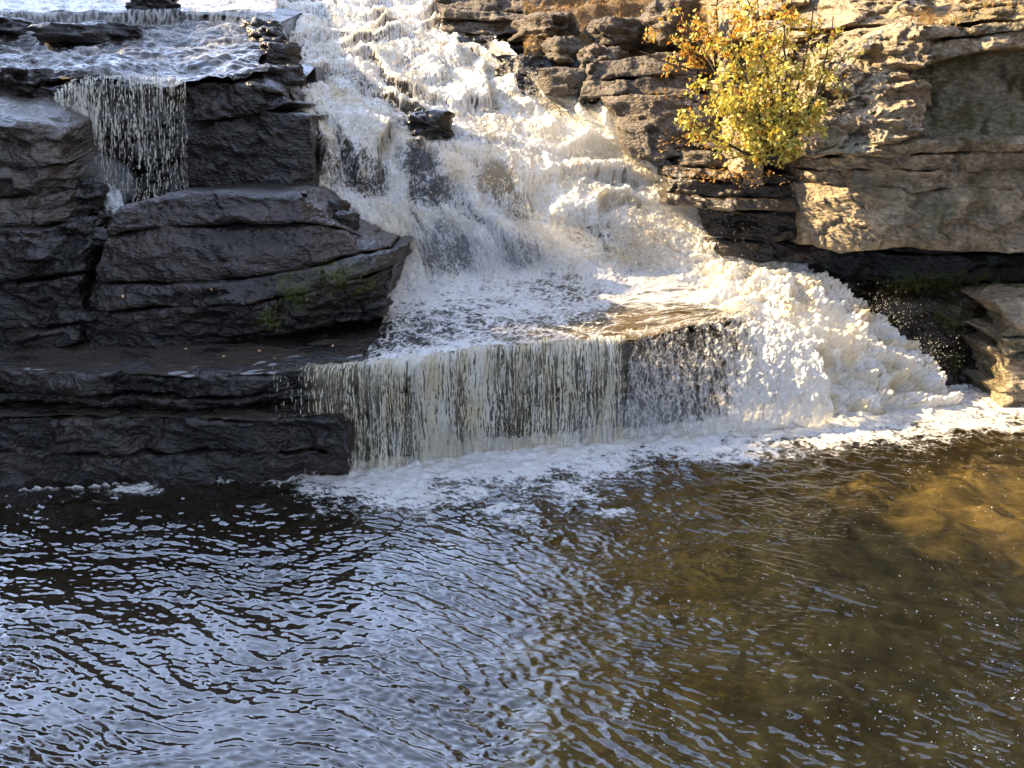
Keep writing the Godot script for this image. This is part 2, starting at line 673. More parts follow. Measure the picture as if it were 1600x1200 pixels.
func left_rocks() -> void:
	lip = level_pts([[-160, 580], [0, 583], [150, 586], [290, 590], [420, 585], [560, 576], [640, 569], [740, 551], [860, 541], [980, 533], [1070, 518], [1180, 500]], 1.36)
	foot = level_pts([[-160, 768], [0, 764], [150, 760], [290, 752], [420, 742], [560, 728], [640, 720], [740, 708], [860, 697], [980, 686], [1100, 680], [1250, 662]], 0.0)
	# upper bed of the ledge, from the frame's edge to the chute
	var l0 := PackedVector3Array()
	var l1 := PackedVector3Array()
	for k in 6:
		l0.append(Vector3(lip[k].x, 0.9, lip[k].z - 0.12))
		l1.append(lip[k])
	rock("stone_ledge", "long low wet black ledge under the mossy boulder, beside the curtain of falling water", "ledge", [l0, l1], 3.0, {"beds": 2, "seed": 1.1, "tone": dark_tone, "jut": 0.05, "cell": 0.04, "rise": 0.03, "top": 2.4, "rough": 0.8}, M.rock_wet)
	# lower shelf in front of it
	var s0 := PackedVector3Array()
	var s1 := PackedVector3Array()
	for a in [[-160, 655], [0, 655], [150, 652], [290, 655], [430, 662], [530, 660]]:
		s1.append(at_height(a[0], a[1], 0.86))
	for k in 6:
		s0.append(Vector3(foot[k].x, -0.7, foot[k].z + 0.05))
	rock("stone_shelf", "lower black rock shelf standing in the pool under the long ledge", "ledge", [s0, s1], 1.6, {"beds": 3, "seed": 2.6, "tone": dark_tone, "jut": 0.07, "cell": 0.04, "rough": 1.0, "top": 0.8}, M.rock_wet)
	# rock behind the curtain
	var b0 := PackedVector3Array()
	var b1 := PackedVector3Array()
	for k in range(5, 10):
		b0.append(Vector3(foot[k].x, -0.7, lerpf(foot[k].z, lip[k].z, 0.6) - 0.16))
		b1.append(lip[k] + Vector3(0, -0.05, -0.14))
	rock("stone_ledge", "dark rock step behind the curtain of falling water", "ledge", [b0, b1], 3.0, {"beds": 4, "seed": 3.9, "tone": dark_tone, "jut": 0.04, "cell": 0.05, "rough": 0.7, "top": 1.6}, M.rock_soaked)
	# sloping rock at the right end of the ledge, under lacy water
	var c0 := PackedVector3Array([Vector3(1.5, -0.7, -10.60), Vector3(2.9, -0.7, -10.75), Vector3(4.0, -0.7, -11.1), Vector3(4.9, -0.7, -11.6)])
	var c1 := PackedVector3Array([lip[9] + Vector3(-0.25, -0.05, -0.05), lip[10] + Vector3(0, -0.05, -0.08), lip[11] + Vector3(0, -0.05, -0.08), lip[11] + Vector3(0.55, -0.3, -0.3)])
	rock("stone_ledge", "dark sloping end of the rock step, veiled by lacy white water", "ledge", [c0, c1], 2.6, {"beds": 3, "seed": 5.2, "tone": dark_tone, "jut": 0.05, "cell": 0.05, "rough": 0.7, "top": 1.2}, M.rock_soaked)

	var films := [[], []]
	for kk in 14:
		var t := kk * 0.4
		var a := along(lip, minf(t, 4.95))
		films[0].append(PackedVector3Array([a + Vector3(0, 0.02, -1.5), a + Vector3(0, 0.022, -1.0), a + Vector3(0, 0.02, -0.5), a + Vector3(0, 0.0, -0.06)]))
	for kk in 11:
		var t := kk * 0.4
		var a := along(s1, t)
		films[1].append(PackedVector3Array([a + Vector3(0, 0.005, -0.6), a + Vector3(0, 0.005, -0.3), a + Vector3(0, 0.0, -0.07)]))
	for k in 2:
		tag(put("stream", sheet(films[k], 0.035, 0.035, func(u: float, v: float, p: Vector3) -> float: return 0.05 * fbm.get_noise_2d(u * 0.8, v * 1.8) + 0.012 * fbm.get_noise_2d(u * 4.0, v * 9.0) - 0.01,
			func(u: float, v: float, p: Vector3) -> Color: return lin(0.05, 0.042, 0.032), Vector3.UP), M.running), ["film of water trickling along the long black ledge's top", "film of water along the lower rock shelf's top"][k], "", "", "structure")

	# the big mossy boulder: an upper and a lower mass
	moss_spots = [[at_depth(455, 445, 10.75), 0.42], [at_depth(420, 500, 10.6), 0.32], [at_depth(520, 425, 11.1), 0.5], [at_depth(560, 440, 11.3), 0.4], [at_depth(470, 480, 10.7), 0.3]]
	var m0 := pts([[120, 545, 10.55], [250, 548, 10.6], [380, 542, 10.75], [480, 520, 11.0], [560, 492, 11.4], [602, 470, 11.75]])
	var m1 := pts([[122, 500, 10.35], [250, 495, 10.35], [380, 490, 10.4], [480, 470, 10.6], [570, 445, 11.1], [618, 425, 11.6]])
	var m2 := pts([[136, 446, 10.5], [250, 446, 10.45], [380, 440, 10.6], [470, 424, 10.75], [560, 402, 11.2], [620, 394, 11.75]])
	rock("boulder", "lower half of the great boulder, moss patches on its undercut face", "boulder", [m0, m1, m2], 2.2, {"beds": 2, "seed": 7.3, "strata": 0.03, "tone": moss_tone, "jut": 0.04, "cell": 0.035, "rough": 0.8, "bevel": 0.09, "top": 0.7}, M.rock_wet)
	var n0 := pts([[140, 444, 10.62], [250, 444, 10.6], [370, 438, 10.75], [470, 422, 10.95], [545, 402, 11.35], [606, 388, 11.9]])
	var n1 := pts([[165, 380, 10.8], [260, 370, 10.8], [370, 366, 10.95], [470, 362, 11.15], [535, 366, 11.5], [580, 374, 12.0]])
	var n2 := pts([[192, 322, 11.05], [265, 302, 11.15], [370, 298, 11.3], [462, 303, 11.5], [505, 330, 11.8], [550, 362, 12.15]])
	rock("boulder", "brown-grey upper half of the great boulder, smooth sloping face and flat wet top", "boulder", [n0, n1, n2], 1.9, {"beds": 2, "seed": 9.1, "tone": slab_tone, "jut": 0.03, "cell": 0.035, "rough": 0.7, "bevel": 0.08, "block": 0.06, "strata": 0.025, "top": 1.9}, M.rock_wet)
	# dark block left of it
	var q0 := pts([[-160, 560, 10.3], [-40, 552, 10.3], [60, 550, 10.35], [130, 535, 10.5]])
	var q1 := pts([[-160, 355, 10.6], [-40, 362, 10.55], [60, 358, 10.6], [134, 346, 10.75]])
	rock("rock_block", "square dark block beside the great boulder, behind the long ledge", "rock", [q0, q1], 2.4, {"beds": 3, "seed": 11.7, "tone": dark_tone, "jut": 0.05, "cell": 0.04, "top": 1.4}, M.rock_wet)
	# far-left boulder
	var f0 := pts([[-150, 372, 10.75], [-30, 368, 10.8], [50, 360, 10.95], [104, 340, 11.3]])
	var f1 := pts([[-150, 280, 10.9], [-30, 275, 10.95], [55, 268, 11.1], [98, 262, 11.45]])
	var f2 := pts([[-150, 170, 11.3], [-30, 178, 11.3], [45, 190, 11.4], [92, 206, 11.6]])
	rock("boulder", "tall brown boulder at the photo's left edge, sky-lit sloping top", "boulder", [f0, f1, f2], 2.0, {"beds": 3, "seed": 13.9, "tone": bank_tone_dark, "jut": 0.06, "cell": 0.04, "bevel": 0.12, "top": 2.0, "rise": 0.35}, M.rock_wet)
	# block right of the small fall, two beds with a slanting break
	var d0 := pts([[280, 308, 12.9], [340, 306, 12.85], [410, 304, 12.9], [488, 302, 13.1], [506, 302, 14.3]])
	var d1 := pts([[282, 190, 13.0], [345, 186, 12.95], [410, 172, 13.0], [484, 178, 13.2], [500, 182, 14.4]])
	rock("rock_block", "large smooth dark block between the small upper fall and the cascade", "rock", [d0, d1], 2.5, {"beds": 1, "seed": 15.3, "strata": 0.012, "tone": dark_tone, "cell": 0.04, "rough": 0.7, "top": 1.2}, M.rock_wet)
	var e0 := pts([[280, 194, 12.95], [340, 190, 12.85], [400, 178, 12.95], [446, 160, 13.1], [462, 158, 14.4]])
	var e1 := pts([[284, 128, 13.1], [340, 126, 13.0], [400, 128, 13.1], [440, 140, 13.25], [456, 138, 14.5]])
	rock("rock_slab", "cracked slab capping the large smooth dark block", "rock", [e0, e1], 2.6, {"beds": 1, "seed": 17.0, "tone": dark_tone, "cell": 0.04, "top": 2.0, "rise": 0.5}, M.rock_wet)
	var g0 := pts([[325, 128, 13.9], [370, 130, 13.9], [432, 130, 14.1], [446, 130, 15.2]])
	var g1 := pts([[325, 103, 14.1], [370, 100, 14.1], [426, 104, 14.2], [440, 104, 15.3]])
	rock("rock_slab", "thin dark slab at the brink above the smooth block, beside the cascade", "rock", [g0, g1], 2.0, {"beds": 1, "seed": 18.4, "tone": dark_tone, "cell": 0.045}, M.rock_wet)
	# rock behind the small upper fall
	var h0 := pts([[60, 320, 12.9], [150, 318, 12.9], [230, 316, 12.9], [300, 314, 12.9]])
	var h1 := pts([[50, 138, 13.0], [130, 130, 13.0], [220, 130, 13.05], [300, 132, 13.05]])
	rock("stone_ledge", "dark rock wall behind the small upper fall", "ledge", [h0, h1], 2.5, {"beds": 3, "seed": 19.8, "tone": dark_tone, "cell": 0.05, "rough": 0.7, "rise": 0.55, "top": 2.4}, M.rock_soaked)
	# upper ledge with the thin fall, and the boulder on it
	var u0 := pts([[-120, 42, 17.0], [60, 42, 17.0], [220, 40, 17.1], [340, 42, 17.2], [432, 52, 17.4]])
	var u1 := pts([[-120, 18, 17.1], [60, 19, 17.1], [220, 22, 17.2], [340, 24, 17.3], [430, 34, 17.5]])
	rock("stone_ledge", "thin far ledge across the top of the upper slab", "ledge", [u0, u1], 3.0, {"beds": 1, "seed": 21.5, "tone": dark_tone, "cell": 0.05, "rough": 0.6, "rise": 0.6, "top": 3.0}, M.rock_wet)
	var small := [
		[242, 8, 17.3, Vector3(0.85, 0.42, 0.6), "brown boulder sitting on the far ledge at the photo's top edge"],
		[405, 48, 16.9, Vector3(0.75, 0.34, 0.7), "rounded brown rock at the corner of the far ledge beside the cascade"],
		[428, 76, 15.8, Vector3(0.42, 0.36, 0.5), "small dark rock at the cascade's upper edge, below the far ledge corner"],
		[424, 96, 15.2, Vector3(0.5, 0.28, 0.5), "flat dark rock at the cascade's edge above the thin slab"],
		[434, 118, 14.0, Vector3(0.45, 0.3, 0.8), "angular dark rock at the brink between the upper slab and the cascade"],
		[418, 62, 16.3, Vector3(0.7, 0.4, 0.8), "dark rock flanking the upper slab, next to the far ledge corner"],
		[438, 92, 15.0, Vector3(0.4, 0.5, 0.7), "dark rock at the upper slab's edge, above the angular brink rock"],
		[15, 46, 16.4, Vector3(1.5, 0.35, 1.0), "low dark hump of rock on the upper slab at the photo's left edge"],
		[140, 55, 15.9, Vector3(1.7, 0.36, 0.9), "long low dark hump of rock in the middle of the upper slab"],
		[30, 135, 13.3, Vector3(1.2, 0.5, 0.8), "blue-grey wet rock left of the small upper fall's lip"],
		[128, 306, 12.0, Vector3(0.75, 0.5, 0.6), "grey boulder in white spray at the foot of the small upper fall"],
		[130, 352, 11.2, Vector3(0.5, 0.22, 0.4), "small wet stone wedged between the tall boulder and the great boulder"],
		[158, 372, 11.0, Vector3(0.4, 0.25, 0.4), "small black stone in the gap below the upper fall"],
		[540, 345, 12.3, Vector3(0.34, 0.26, 0.4), "small dark stone on the great boulder's shoulder beside the cascade"],
		[528, 322, 12.6, Vector3(0.3, 0.2, 0.3), "smallest dark stone at the cascade's edge behind the great boulder"],
		[570, 478, 11.6, Vector3(0.9, 0.3, 0.7), "low olive stone in the water under the great boulder's tip"],
	]
	for s in small:
		var sd: float = s[0] * 0.013
		var o := put("boulder", boulder_mesh(s[3], sd, func(p: Vector3, b: float) -> Color: return dark_tone(p + Vector3(sd, sd, 0), b), 0.04), M.rock_wet)
		o.position = at_depth(s[0], s[1], s[2])
		o.rotation.y = sd * 7.0
		tag(o, s[4], "boulder")

func bank_tone_dark(p: Vector3, b: float) -> Color:
	return dark_tone(p, b).lerp(bank_tone(p, b), 0.45)

# ---------------------------------------------------------------- right side
func right_rocks() -> void:
	lichen_spots = [[at_depth(1560, 120, 13.4), 0.85], [at_depth(1560, 185, 13.4), 0.8], [at_depth(1480, 330, 12.1), 0.5], [at_depth(1590, 330, 12.1), 0.5], [at_depth(1340, 240, 12.3), 0.35]]
	# the cliff: from its overhanging foot upwards
	var a0 := pts([[1232, 350, 14.0], [1252, 385, 13.3], [1325, 396, 12.75], [1410, 393, 12.02], [1530, 396, 12.45], [1620, 400, 12.5], [1800, 400, 12.4]])
	var a1 := pts([[1228, 318, 14.1], [1242, 335, 13.3], [1320, 345, 12.65], [1410, 345, 11.9], [1530, 345, 12.35], [1620, 345, 12.4], [1800, 345, 12.3]])
	var a2 := pts([[1232, 262, 14.3], [1246, 285, 13.5], [1325, 290, 12.85], [1410, 296, 12.15], [1530, 296, 12.55], [1620, 290, 12.6], [1800, 290, 12.5]])
	rock("cliff", "bulging tan foot of the cliff, overhanging the dark hollow beside the rapids", "cliff", [a0, a1, a2], 3.0, {"beds": 1, "seed": 31.0, "tone": cliff_tone, "grit": 0.045, "strata": 0.03, "jut": 0.05, "cell": 0.04, "bevel": 0.14, "top": 0.6, "rough": 0.8}, M.rock_dry)
	var b0 := pts([[1218, 268, 14.5], [1250, 290, 13.6], [1325, 292, 12.95], [1420, 298, 12.3], [1530, 298, 12.7], [1620, 294, 12.7], [1800, 294, 12.6]])
	var b1 := pts([[1200, 205, 14.7], [1240, 222, 13.7], [1325, 226, 12.9], [1400, 222, 12.25], [1530, 214, 12.65], [1620, 212, 12.65], [1800, 212, 12.6]])
	rock("cliff", "dark thin-bedded band in the middle of the cliff, below the pale wall", "cliff", [b0, b1], 3.0, {"beds": 3, "seed": 33.0, "tone": cliff_tone, "grit": 0.05, "strata": 0.05, "jut": 0.10, "cell": 0.04, "top": 0.5}, M.rock_dry)
	# pale recessed wall on the right
	var w0 := pts([[1400, 222, 13.5], [1480, 220, 13.5], [1600, 218, 13.3], [1800, 218, 13.1]])
	var w1 := pts([[1390, 70, 13.5], [1480, 75, 13.5], [1600, 70, 13.4], [1800, 65, 13.2]])
	rock("cliff", "pale lichen-stained recessed wall of the cliff at the photo's right edge", "cliff", [w0, w1], 3.0, {"beds": 1, "seed": 35.0, "tone": wall_tone, "cell": 0.045, "rough": 0.3, "block": 0.03}, M.rock_dry)
	# sunlit mass left of it
	var c0 := pts([[1150, 240, 14.8], [1220, 240, 13.6], [1290, 246, 12.7], [1360, 240, 12.1], [1420, 215, 12.1], [1450, 205, 12.5]])
	var c1 := pts([[1140, 150, 15.0], [1220, 150, 13.9], [1300, 150, 13.05], [1380, 150, 12.35], [1420, 140, 12.3], [1440, 130, 12.8]])
	var c2 := pts([[1130, 60, 15.4], [1220, 52, 14.6], [1300, 46, 13.7], [1390, 44, 13.0], [1440, 40, 12.6], [1470, 44, 12.9]])
	rock("cliff", "sunlit rugged shoulder of the cliff behind the yellow shrub", "cliff", [c0, c1, c2], 3.2, {"beds": 2, "seed": 37.0, "tone": cliff_tone, "jut": 0.10, "cell": 0.038, "rough": 1.2, "block": 0.22, "strata": 0.03, "grit": 0.06, "top": 0.8}, M.rock_dry)
	# jutting dark-bellied block and cap
	var d0 := pts([[1400, 100, 12.5], [1450, 100, 12.3], [1520, 82, 12.4], [1610, 74, 12.4], [1800, 70, 12.2]])
	var d1 := pts([[1395, 46, 12.7], [1450, 42, 12.5], [1520, 38, 12.6], [1610, 30, 12.6], [1800, 20, 12.4]])
	rock("cliff", "jutting cap of the cliff above the pale recessed wall", "cliff", [d0, d1], 3.0, {"beds": 2, "seed": 39.0, "tone": cliff_tone, "jut": 0.08, "cell": 0.04, "top": 1.2}, M.rock_dry)
	var e0 := pts([[1180, 50, 15.0], [1260, 46, 14.4], [1330, 42, 13.8], [1440, 38, 13.5], [1560, 30, 13.3], [1800, 20, 13.1]])
	var e1 := pts([[1150, -60, 17.4], [1260, -60, 16.6], [1330, -60, 16.0], [1440, -60, 15.5], [1560, -70, 15.3], [1800, -80, 15.0]])
	var e2 := pts([[1150, -130, 19.0], [1260, -130, 18.2], [1330, -130, 17.6], [1440, -130, 17.2], [1560, -130, 17.0], [1800, -130, 16.8]])
	rock("cliff", "upper tier of the sunlit cliff along the photo's top edge", "cliff", [e0, e1, e2], 4.0, {"beds": 3, "block": 0.2, "seed": 41.0, "tone": cliff_tone, "jut": 0.12, "cell": 0.05, "top": 2.0}, M.rock_dry)
	# dark hollow below: back wall, blocks
	var f0 := pts([[1180, 600, 14.6], [1280, 610, 14.2], [1400, 615, 14.0], [1550, 615, 13.8], [1800, 620, 13.6]])
	var f1 := pts([[1180, 340, 15.0], [1280, 350, 14.6], [1400, 360, 14.4], [1550, 360, 14.2], [1800, 360, 14.0]])
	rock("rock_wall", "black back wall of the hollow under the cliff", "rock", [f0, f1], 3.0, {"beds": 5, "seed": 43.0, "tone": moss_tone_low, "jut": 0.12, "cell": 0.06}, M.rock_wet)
	var g0 := pts([[1370, 600, 13.0], [1450, 605, 12.8], [1530, 600, 12.8], [1580, 596, 13.0]])
	var g1 := pts([[1362, 470, 13.2], [1440, 462, 13.0], [1520, 456, 13.0], [1572, 456, 13.2]])
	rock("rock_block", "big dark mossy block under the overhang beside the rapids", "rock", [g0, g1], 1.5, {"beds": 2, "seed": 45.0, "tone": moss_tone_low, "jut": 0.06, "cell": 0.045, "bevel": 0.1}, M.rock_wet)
	var h0 := pts([[1535, 640, 12.5], [1560, 645, 11.75], [1640, 645, 11.5], [1760, 640, 11.4]])
	var h1 := pts([[1556, 486, 12.6], [1572, 480, 11.8], [1650, 474, 11.6], [1760, 470, 11.5]])
	rock("rock_block", "sunlit layered rock at the photo's right edge below the overhang", "rock", [h0, h1], 1.6, {"beds": 4, "seed": 47.0, "tone": cliff_tone, "jut": 0.08, "cell": 0.04}, M.rock_dry)
	# bank steps beside the cascade
	var k0 := pts([[1040, 320, 14.2], [1090, 325, 13.8], [1150, 330, 13.5], [1200, 330, 13.4], [1250, 330, 13.6]])
	var k1 := pts([[1045, 260, 14.3], [1090, 262, 13.9], [1150, 272, 13.6], [1200, 275, 13.5], [1250, 270, 13.7]])
	rock("stone_ledge", "wet low step strewn with leaves between the rapids and the cliff", "ledge", [k0, k1], 1.6, {"beds": 3, "seed": 49.0, "tone": bank_tone_dark, "jut": 0.1, "cell": 0.045, "top": 1.5}, M.rock_wet)
	var kk0 := pts([[1120, 400, 14.0], [1180, 410, 13.7], [1260, 410, 13.5], [1300, 410, 13.5]])
	var kk1 := pts([[1090, 300, 14.2], [1160, 305, 13.9], [1230, 305, 13.7], [1290, 305, 13.7]])
	rock("rock_wall", "black wet rock face under the leaf-strewn step", "rock", [kk0, kk1], 1.5, {"beds": 3, "seed": 50.0, "tone": dark_tone, "jut": 0.1, "cell": 0.05}, M.rock_wet)
	var n0 := pts([[1060, 262, 14.6], [1110, 262, 14.4], [1160, 262, 14.3]])
	var n1 := pts([[1052, 216, 14.8], [1110, 218, 14.6], [1150, 222, 14.5]])
	rock("stone_ledge", "small leaf-covered step above the wet low step", "ledge", [n0, n1], 1.4, {"beds": 2, "seed": 51.5, "tone": bank_tone, "jut": 0.06, "cell": 0.045}, M.rock_dry)
	var p0 := pts([[1142, 295, 13.9], [1165, 298, 13.5], [1192, 292, 13.6]])
	var p1 := pts([[1145, 180, 14.2], [1168, 176, 13.8], [1196, 178, 13.9]])
	rock("rock_pillar", "narrow sunlit pillar of rock under the yellow shrub", "rock", [p0, p1], 0.9, {"beds": 2, "seed": 53.0, "tone": cliff_tone, "grit": 0.045, "strata": 0.03, "jut": 0.03, "cell": 0.04}, M.rock_dry)
	var q0 := pts([[985, 245, 15.0], [1030, 250, 14.7], [1080, 242, 14.7], [1150, 240, 14.9]])
	var q1 := pts([[948, 150, 15.6], [1010, 148, 15.1], [1080, 147, 15.1], [1150, 150, 15.3]])
	rock("rock_block", "big brown square block beside the bright cascade, flat leafy top", "rock", [q0, q1], 1.6, {"beds": 1, "seed": 55.0, "tone": bank_tone, "strata": 0.012, "jut": 0.05, "cell": 0.045, "top": 1.2}, M.rock_dry)
	var r0 := pts([[905, 156, 16.2], [960, 152, 15.9], [1020, 150, 15.8], [1090, 150, 15.9]])
	var r1 := pts([[920, 98, 16.6], [975, 92, 16.4], [1020, 84, 16.3], [1080, 80, 16.4]])
	rock("rock_block", "layered brown rock above the big square block", "rock", [r0, r1], 1.8, {"beds": 2, "seed": 57.0, "tone": bank_tone, "strata": 0.02, "jut": 0.10, "cell": 0.05}, M.rock_dry)
	var s0 := pts([[848, 146, 16.6], [885, 148, 16.4], [930, 148, 16.5]])
	var s1 := pts([[846, 106, 16.8], [885, 104, 16.6], [932, 106, 16.7]])
	rock("rock_block", "small square brown block at the stream's edge, sunlit corner", "rock", [s0, s1], 0.9, {"beds": 1, "strata": 0.012, "seed": 59.0, "tone": bank_tone, "cell": 0.045, "bevel": 0.08}, M.rock_dry)
	var t0 := pts([[775, 150, 17.6], [840, 150, 17.3], [905, 146, 17.2], [960, 140, 17.2]])
	var t1 := pts([[775, 88, 18.2], [840, 86, 17.9], [905, 82, 17.8], [960, 76, 17.8]])
	rock("stone_ledge", "dark wet step with a thin side trickle above the small square block", "ledge", [t0, t1], 2.5, {"beds": 2, "seed": 61.0, "tone": dark_tone, "jut": 0.06, "cell": 0.05, "top": 2.0}, M.rock_wet)
	var v0 := pts([[690, 48, 20.2], [770, 52, 19.8], [860, 50, 19.6], [960, 48, 19.6]])
	var v1 := pts([[680, -30, 21.0], [770, -30, 20.6], [860, -30, 20.4], [960, -30, 20.4]])
	rock("rock_outcrop", "thin-bedded brown outcrop at the photo's top edge right of the stream", "rock", [v0, v1], 3.0, {"beds": 4, "seed": 63.0, "tone": bank_tone, "jut": 0.14, "cell": 0.05}, M.rock_dry)
	# the bank behind: earth and dry grass
	var lines := []
	for x in [820, 900, 1000, 1100, 1200, 1320]:
		lines.append(PackedVector3Array([at_depth(x, 150, 17.6), at_depth(x, 90, 18.0), at_depth(x, 40, 19.0), at_depth(x, -20, 20.6), at_depth(x, -90, 23.0)]))
	var lift := func(u: float, v: float, p: Vector3) -> float: return fbm.get_noise_2d(u * 0.8, v * 0.8) * 0.35 + fbm.get_noise_2d(u * 4, v * 4) * 0.06
	var look := func(u: float, v: float, p: Vector3) -> Color:
		var k := 0.5 + fbm.get_noise_2d(u * 3, v * 3)
		return lin(0.20, 0.14, 0.08).lerp(lin(0.30, 0.20, 0.09), clampf(k, 0, 1))
	bank_mesh = sheet(lines, 0.07, 0.07, lift, look, Vector3(0, 1, 1))
	tag(put("bank", bank_mesh, M.earth), "dry grassy slope above the right bank's rock steps", "", "", "structure")

var bank_mesh: ArrayMesh

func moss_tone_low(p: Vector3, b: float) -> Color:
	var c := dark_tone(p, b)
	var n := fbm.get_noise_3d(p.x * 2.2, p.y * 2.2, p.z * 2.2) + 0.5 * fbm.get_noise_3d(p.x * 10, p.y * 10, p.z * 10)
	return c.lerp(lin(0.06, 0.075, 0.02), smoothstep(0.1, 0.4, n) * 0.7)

# ---------------------------------------------------------------- the main cascade
var flow := []      # flow lines, left bank to right bank
var thin := []      # places where rock shows through: [point, radius, strength]

func build_flow() -> void:
	flow = [
		pts([[430, -40, 23.0], [432, 0, 21.5], [436, 55, 18.4], [432, 100, 16.4], [436, 160, 14.9], [486, 195, 14.2], [490, 290, 13.7], [545, 330, 13.2], [590, 400, 12.8], [600, 462, 12.4], [596, 508, 11.5], [560, 572, 9.75]]),
		pts([[500, -40, 23.2], [500, 0, 21.8], [505, 55, 19.0], [505, 100, 17.2], [520, 165, 15.6], [560, 195, 14.9], [580, 300, 14.1], [620, 345, 13.7], [650, 420, 13.3], [660, 465, 12.6], [660, 505, 11.6], [650, 562, 9.9]]),
		pts([[560, -40, 23.6], [560, 0, 22.2], [575, 55, 19.6], [590, 110, 17.6], [620, 175, 16.2], [660, 225, 15.2], [680, 320, 14.3], [715, 360, 13.9], [740, 425, 13.6], [755, 470, 12.6], [755, 505, 11.6], [745, 545, 10.3]]),
		pts([[620, -40, 24.0], [625, 0, 22.6], [650, 55, 20.0], [690, 110, 18.0], [740, 180, 16.6], [790, 230, 15.6], [800, 325, 14.6], [825, 370, 14.2], [845, 420, 13.9], [860, 465, 12.9], [865, 500, 11.8], [862, 534, 10.6]]),
		pts([[665, -40, 24.3], [680, 0, 22.9], [720, 60, 20.2], [780, 125, 18.0], [850, 190, 16.7], [905, 245, 15.8], [930, 330, 14.8], [955, 370, 14.4], [970, 412, 14.2], [975, 455, 13.3], [980, 490, 12.2], [980, 526, 11.0]]),
		pts([[685, -40, 24.5], [700, 15, 22.5], [760, 75, 19.8], [830, 140, 17.7], [900, 190, 16.7], [960, 245, 15.9], [1010, 330, 14.9], [1060, 375, 14.5], [1090, 415, 14.2], [1105, 450, 13.6], [1140, 485, 12.7], [1180, 500, 12.1]]),
		pts([[690, -20, 24.5], [715, 25, 22.2], [780, 85, 19.2], [850, 145, 17.4], [930, 180, 16.4], [990, 235, 15.6], [1070, 325, 14.7], [1130, 375, 14.3], [1175, 420, 13.8], [1200, 465, 13.2], [1235, 530, 12.4], [1270, 668, 11.3]]),
		pts([[692, 0, 24.0], [725, 35, 21.6], [790, 92, 18.6], [865, 152, 17.1], [950, 195, 16.0], [1010, 245, 15.4], [1095, 325, 14.6], [1165, 382, 14.2], [1225, 425, 13.8], [1280, 475, 13.2], [1350, 550, 12.6], [1390, 668, 11.6]]),
		pts([[694, 10, 23.8], [735, 48, 21.0], [800, 100, 18.2], [880, 158, 16.9], [965, 210, 15.8], [1030, 262, 15.2], [1112, 335, 14.5], [1190, 400, 14.1], [1275, 445, 13.7], [1345, 500, 13.2], [1425, 570, 12.8], [1480, 660, 11.9]]),
	]
	thin = [
		[at_depth(655, 262, 14.9), 0.42, 1.0], [at_depth(672, 305, 14.6), 0.38, 1.0], [at_depth(700, 400, 13.9), 0.5, 0.9], [at_depth(690, 372, 14.0), 0.35, 0.7],
		[at_depth(540, 262, 14.2), 0.55, 0.6], [at_depth(500, 250, 13.8), 0.35, 0.8], [at_depth(575, 280, 14.3), 0.4, 0.6], [at_depth(770, 285, 15.1), 0.45, 0.75], [at_depth(810, 400, 14.2), 0.4, 0.75], [at_depth(800, 330, 14.7), 0.35, 0.5],
		[at_depth(650, 195, 15.9), 0.5, 0.6], [at_depth(745, 195, 16.5), 0.3, 0.5], [at_depth(560, 140, 16.6), 0.7, 0.35], [at_depth(915, 380, 14.5), 0.4, 0.4],
		[at_depth(880, 455, 13.2), 0.6, 0.45], [at_depth(1000, 510, 11.8), 0.9, 0.85], [at_depth(1090, 505, 12.2), 0.7, 0.85], [at_depth(700, 520, 11.4), 0.8, 0.5], [at_depth(830, 518, 11.2), 0.8, 0.55], [at_depth(930, 520, 11.4), 0.7, 0.7],
		[at_depth(600, 535, 10.8), 0.7, 0.7], [at_depth(640, 500, 11.6), 0.5, 0.45], [at_depth(560, 60, 19.5), 0.6, 0.3], [at_depth(760, 65, 20.5), 0.5, 0.5],
	]

func calm(p: Vector3) -> float:       # 1 on the flat water above the lip, 0 in the steep cascade
	return (1.0 - smoothstep(1.5, 2.1, p.y)) * (1.0 - smoothstep(2.9, 3.9, p.x + maxf(0.0, 1.3 - p.y) * 2.0))

func step_phase(u: float, v: float) -> float:      # 0..1 down each rock step: a bench, then a drop
	return fposmod(v / 1.55 + 1.5 * smo.get_noise_2d(u * 0.33, v * 0.2) + 0.22 * smo.get_noise_2d(u * 1.4, v * 0.6), 1.0)

func on_drop(u: float, v: float) -> float:
	var ph := step_phase(u, v)
	return smoothstep(0.46, 0.58, ph) * (1.0 - smoothstep(0.84, 0.98, ph))

func swell(u: float, v: float, p: Vector3) -> float:
	var c := calm(p)
	var ph := step_phase(u, v)
	var tall := maxf(0.06, 0.24 + 0.55 * smo.get_noise_2d(u * 0.55 + 7.0, v * 0.45))
	var step := (ph - (0.1 * ph + 0.9 * smoothstep(0.48, 0.80, ph))) * tall + fbm.get_noise_2d(u * 0.55 + 3.0, v * 1.3) * 0.12
	var boil := (web(u * 1.1, v * 0.55) - 0.6) * 0.13 + fbm.get_noise_2d(u * 3.4, v * 1.5) * 0.07
	var wild := smoothstep(2.6, 4.0, p.x) * smoothstep(3.0, 1.8, p.y)
	if wild > 0.01:
		boil += wild * (0.14 + fbm.get_noise_2d(u * 1.5 + 5.0, v * 1.3) * 0.20 + fbm.get_noise_2d(u * 4.0, v * 3.5) * 0.10)
	return lerpf(step + boil, fbm.get_noise_2d(u * 1.6, v * 1.6) * 0.05, c)

func foam_cover(u: float, v: float, p: Vector3) -> float:
	var t := 0.0
	for a in thin:
		var q: Vector3 = a[0]
		if absf(p.x - q.x) < a[1] * 1.6:
			t = maxf(t, spot(p, q, a[1] * 1.5) * a[2])
	var c := calm(p)
	return 1.0 - t * 0.8 - 0.22 * c

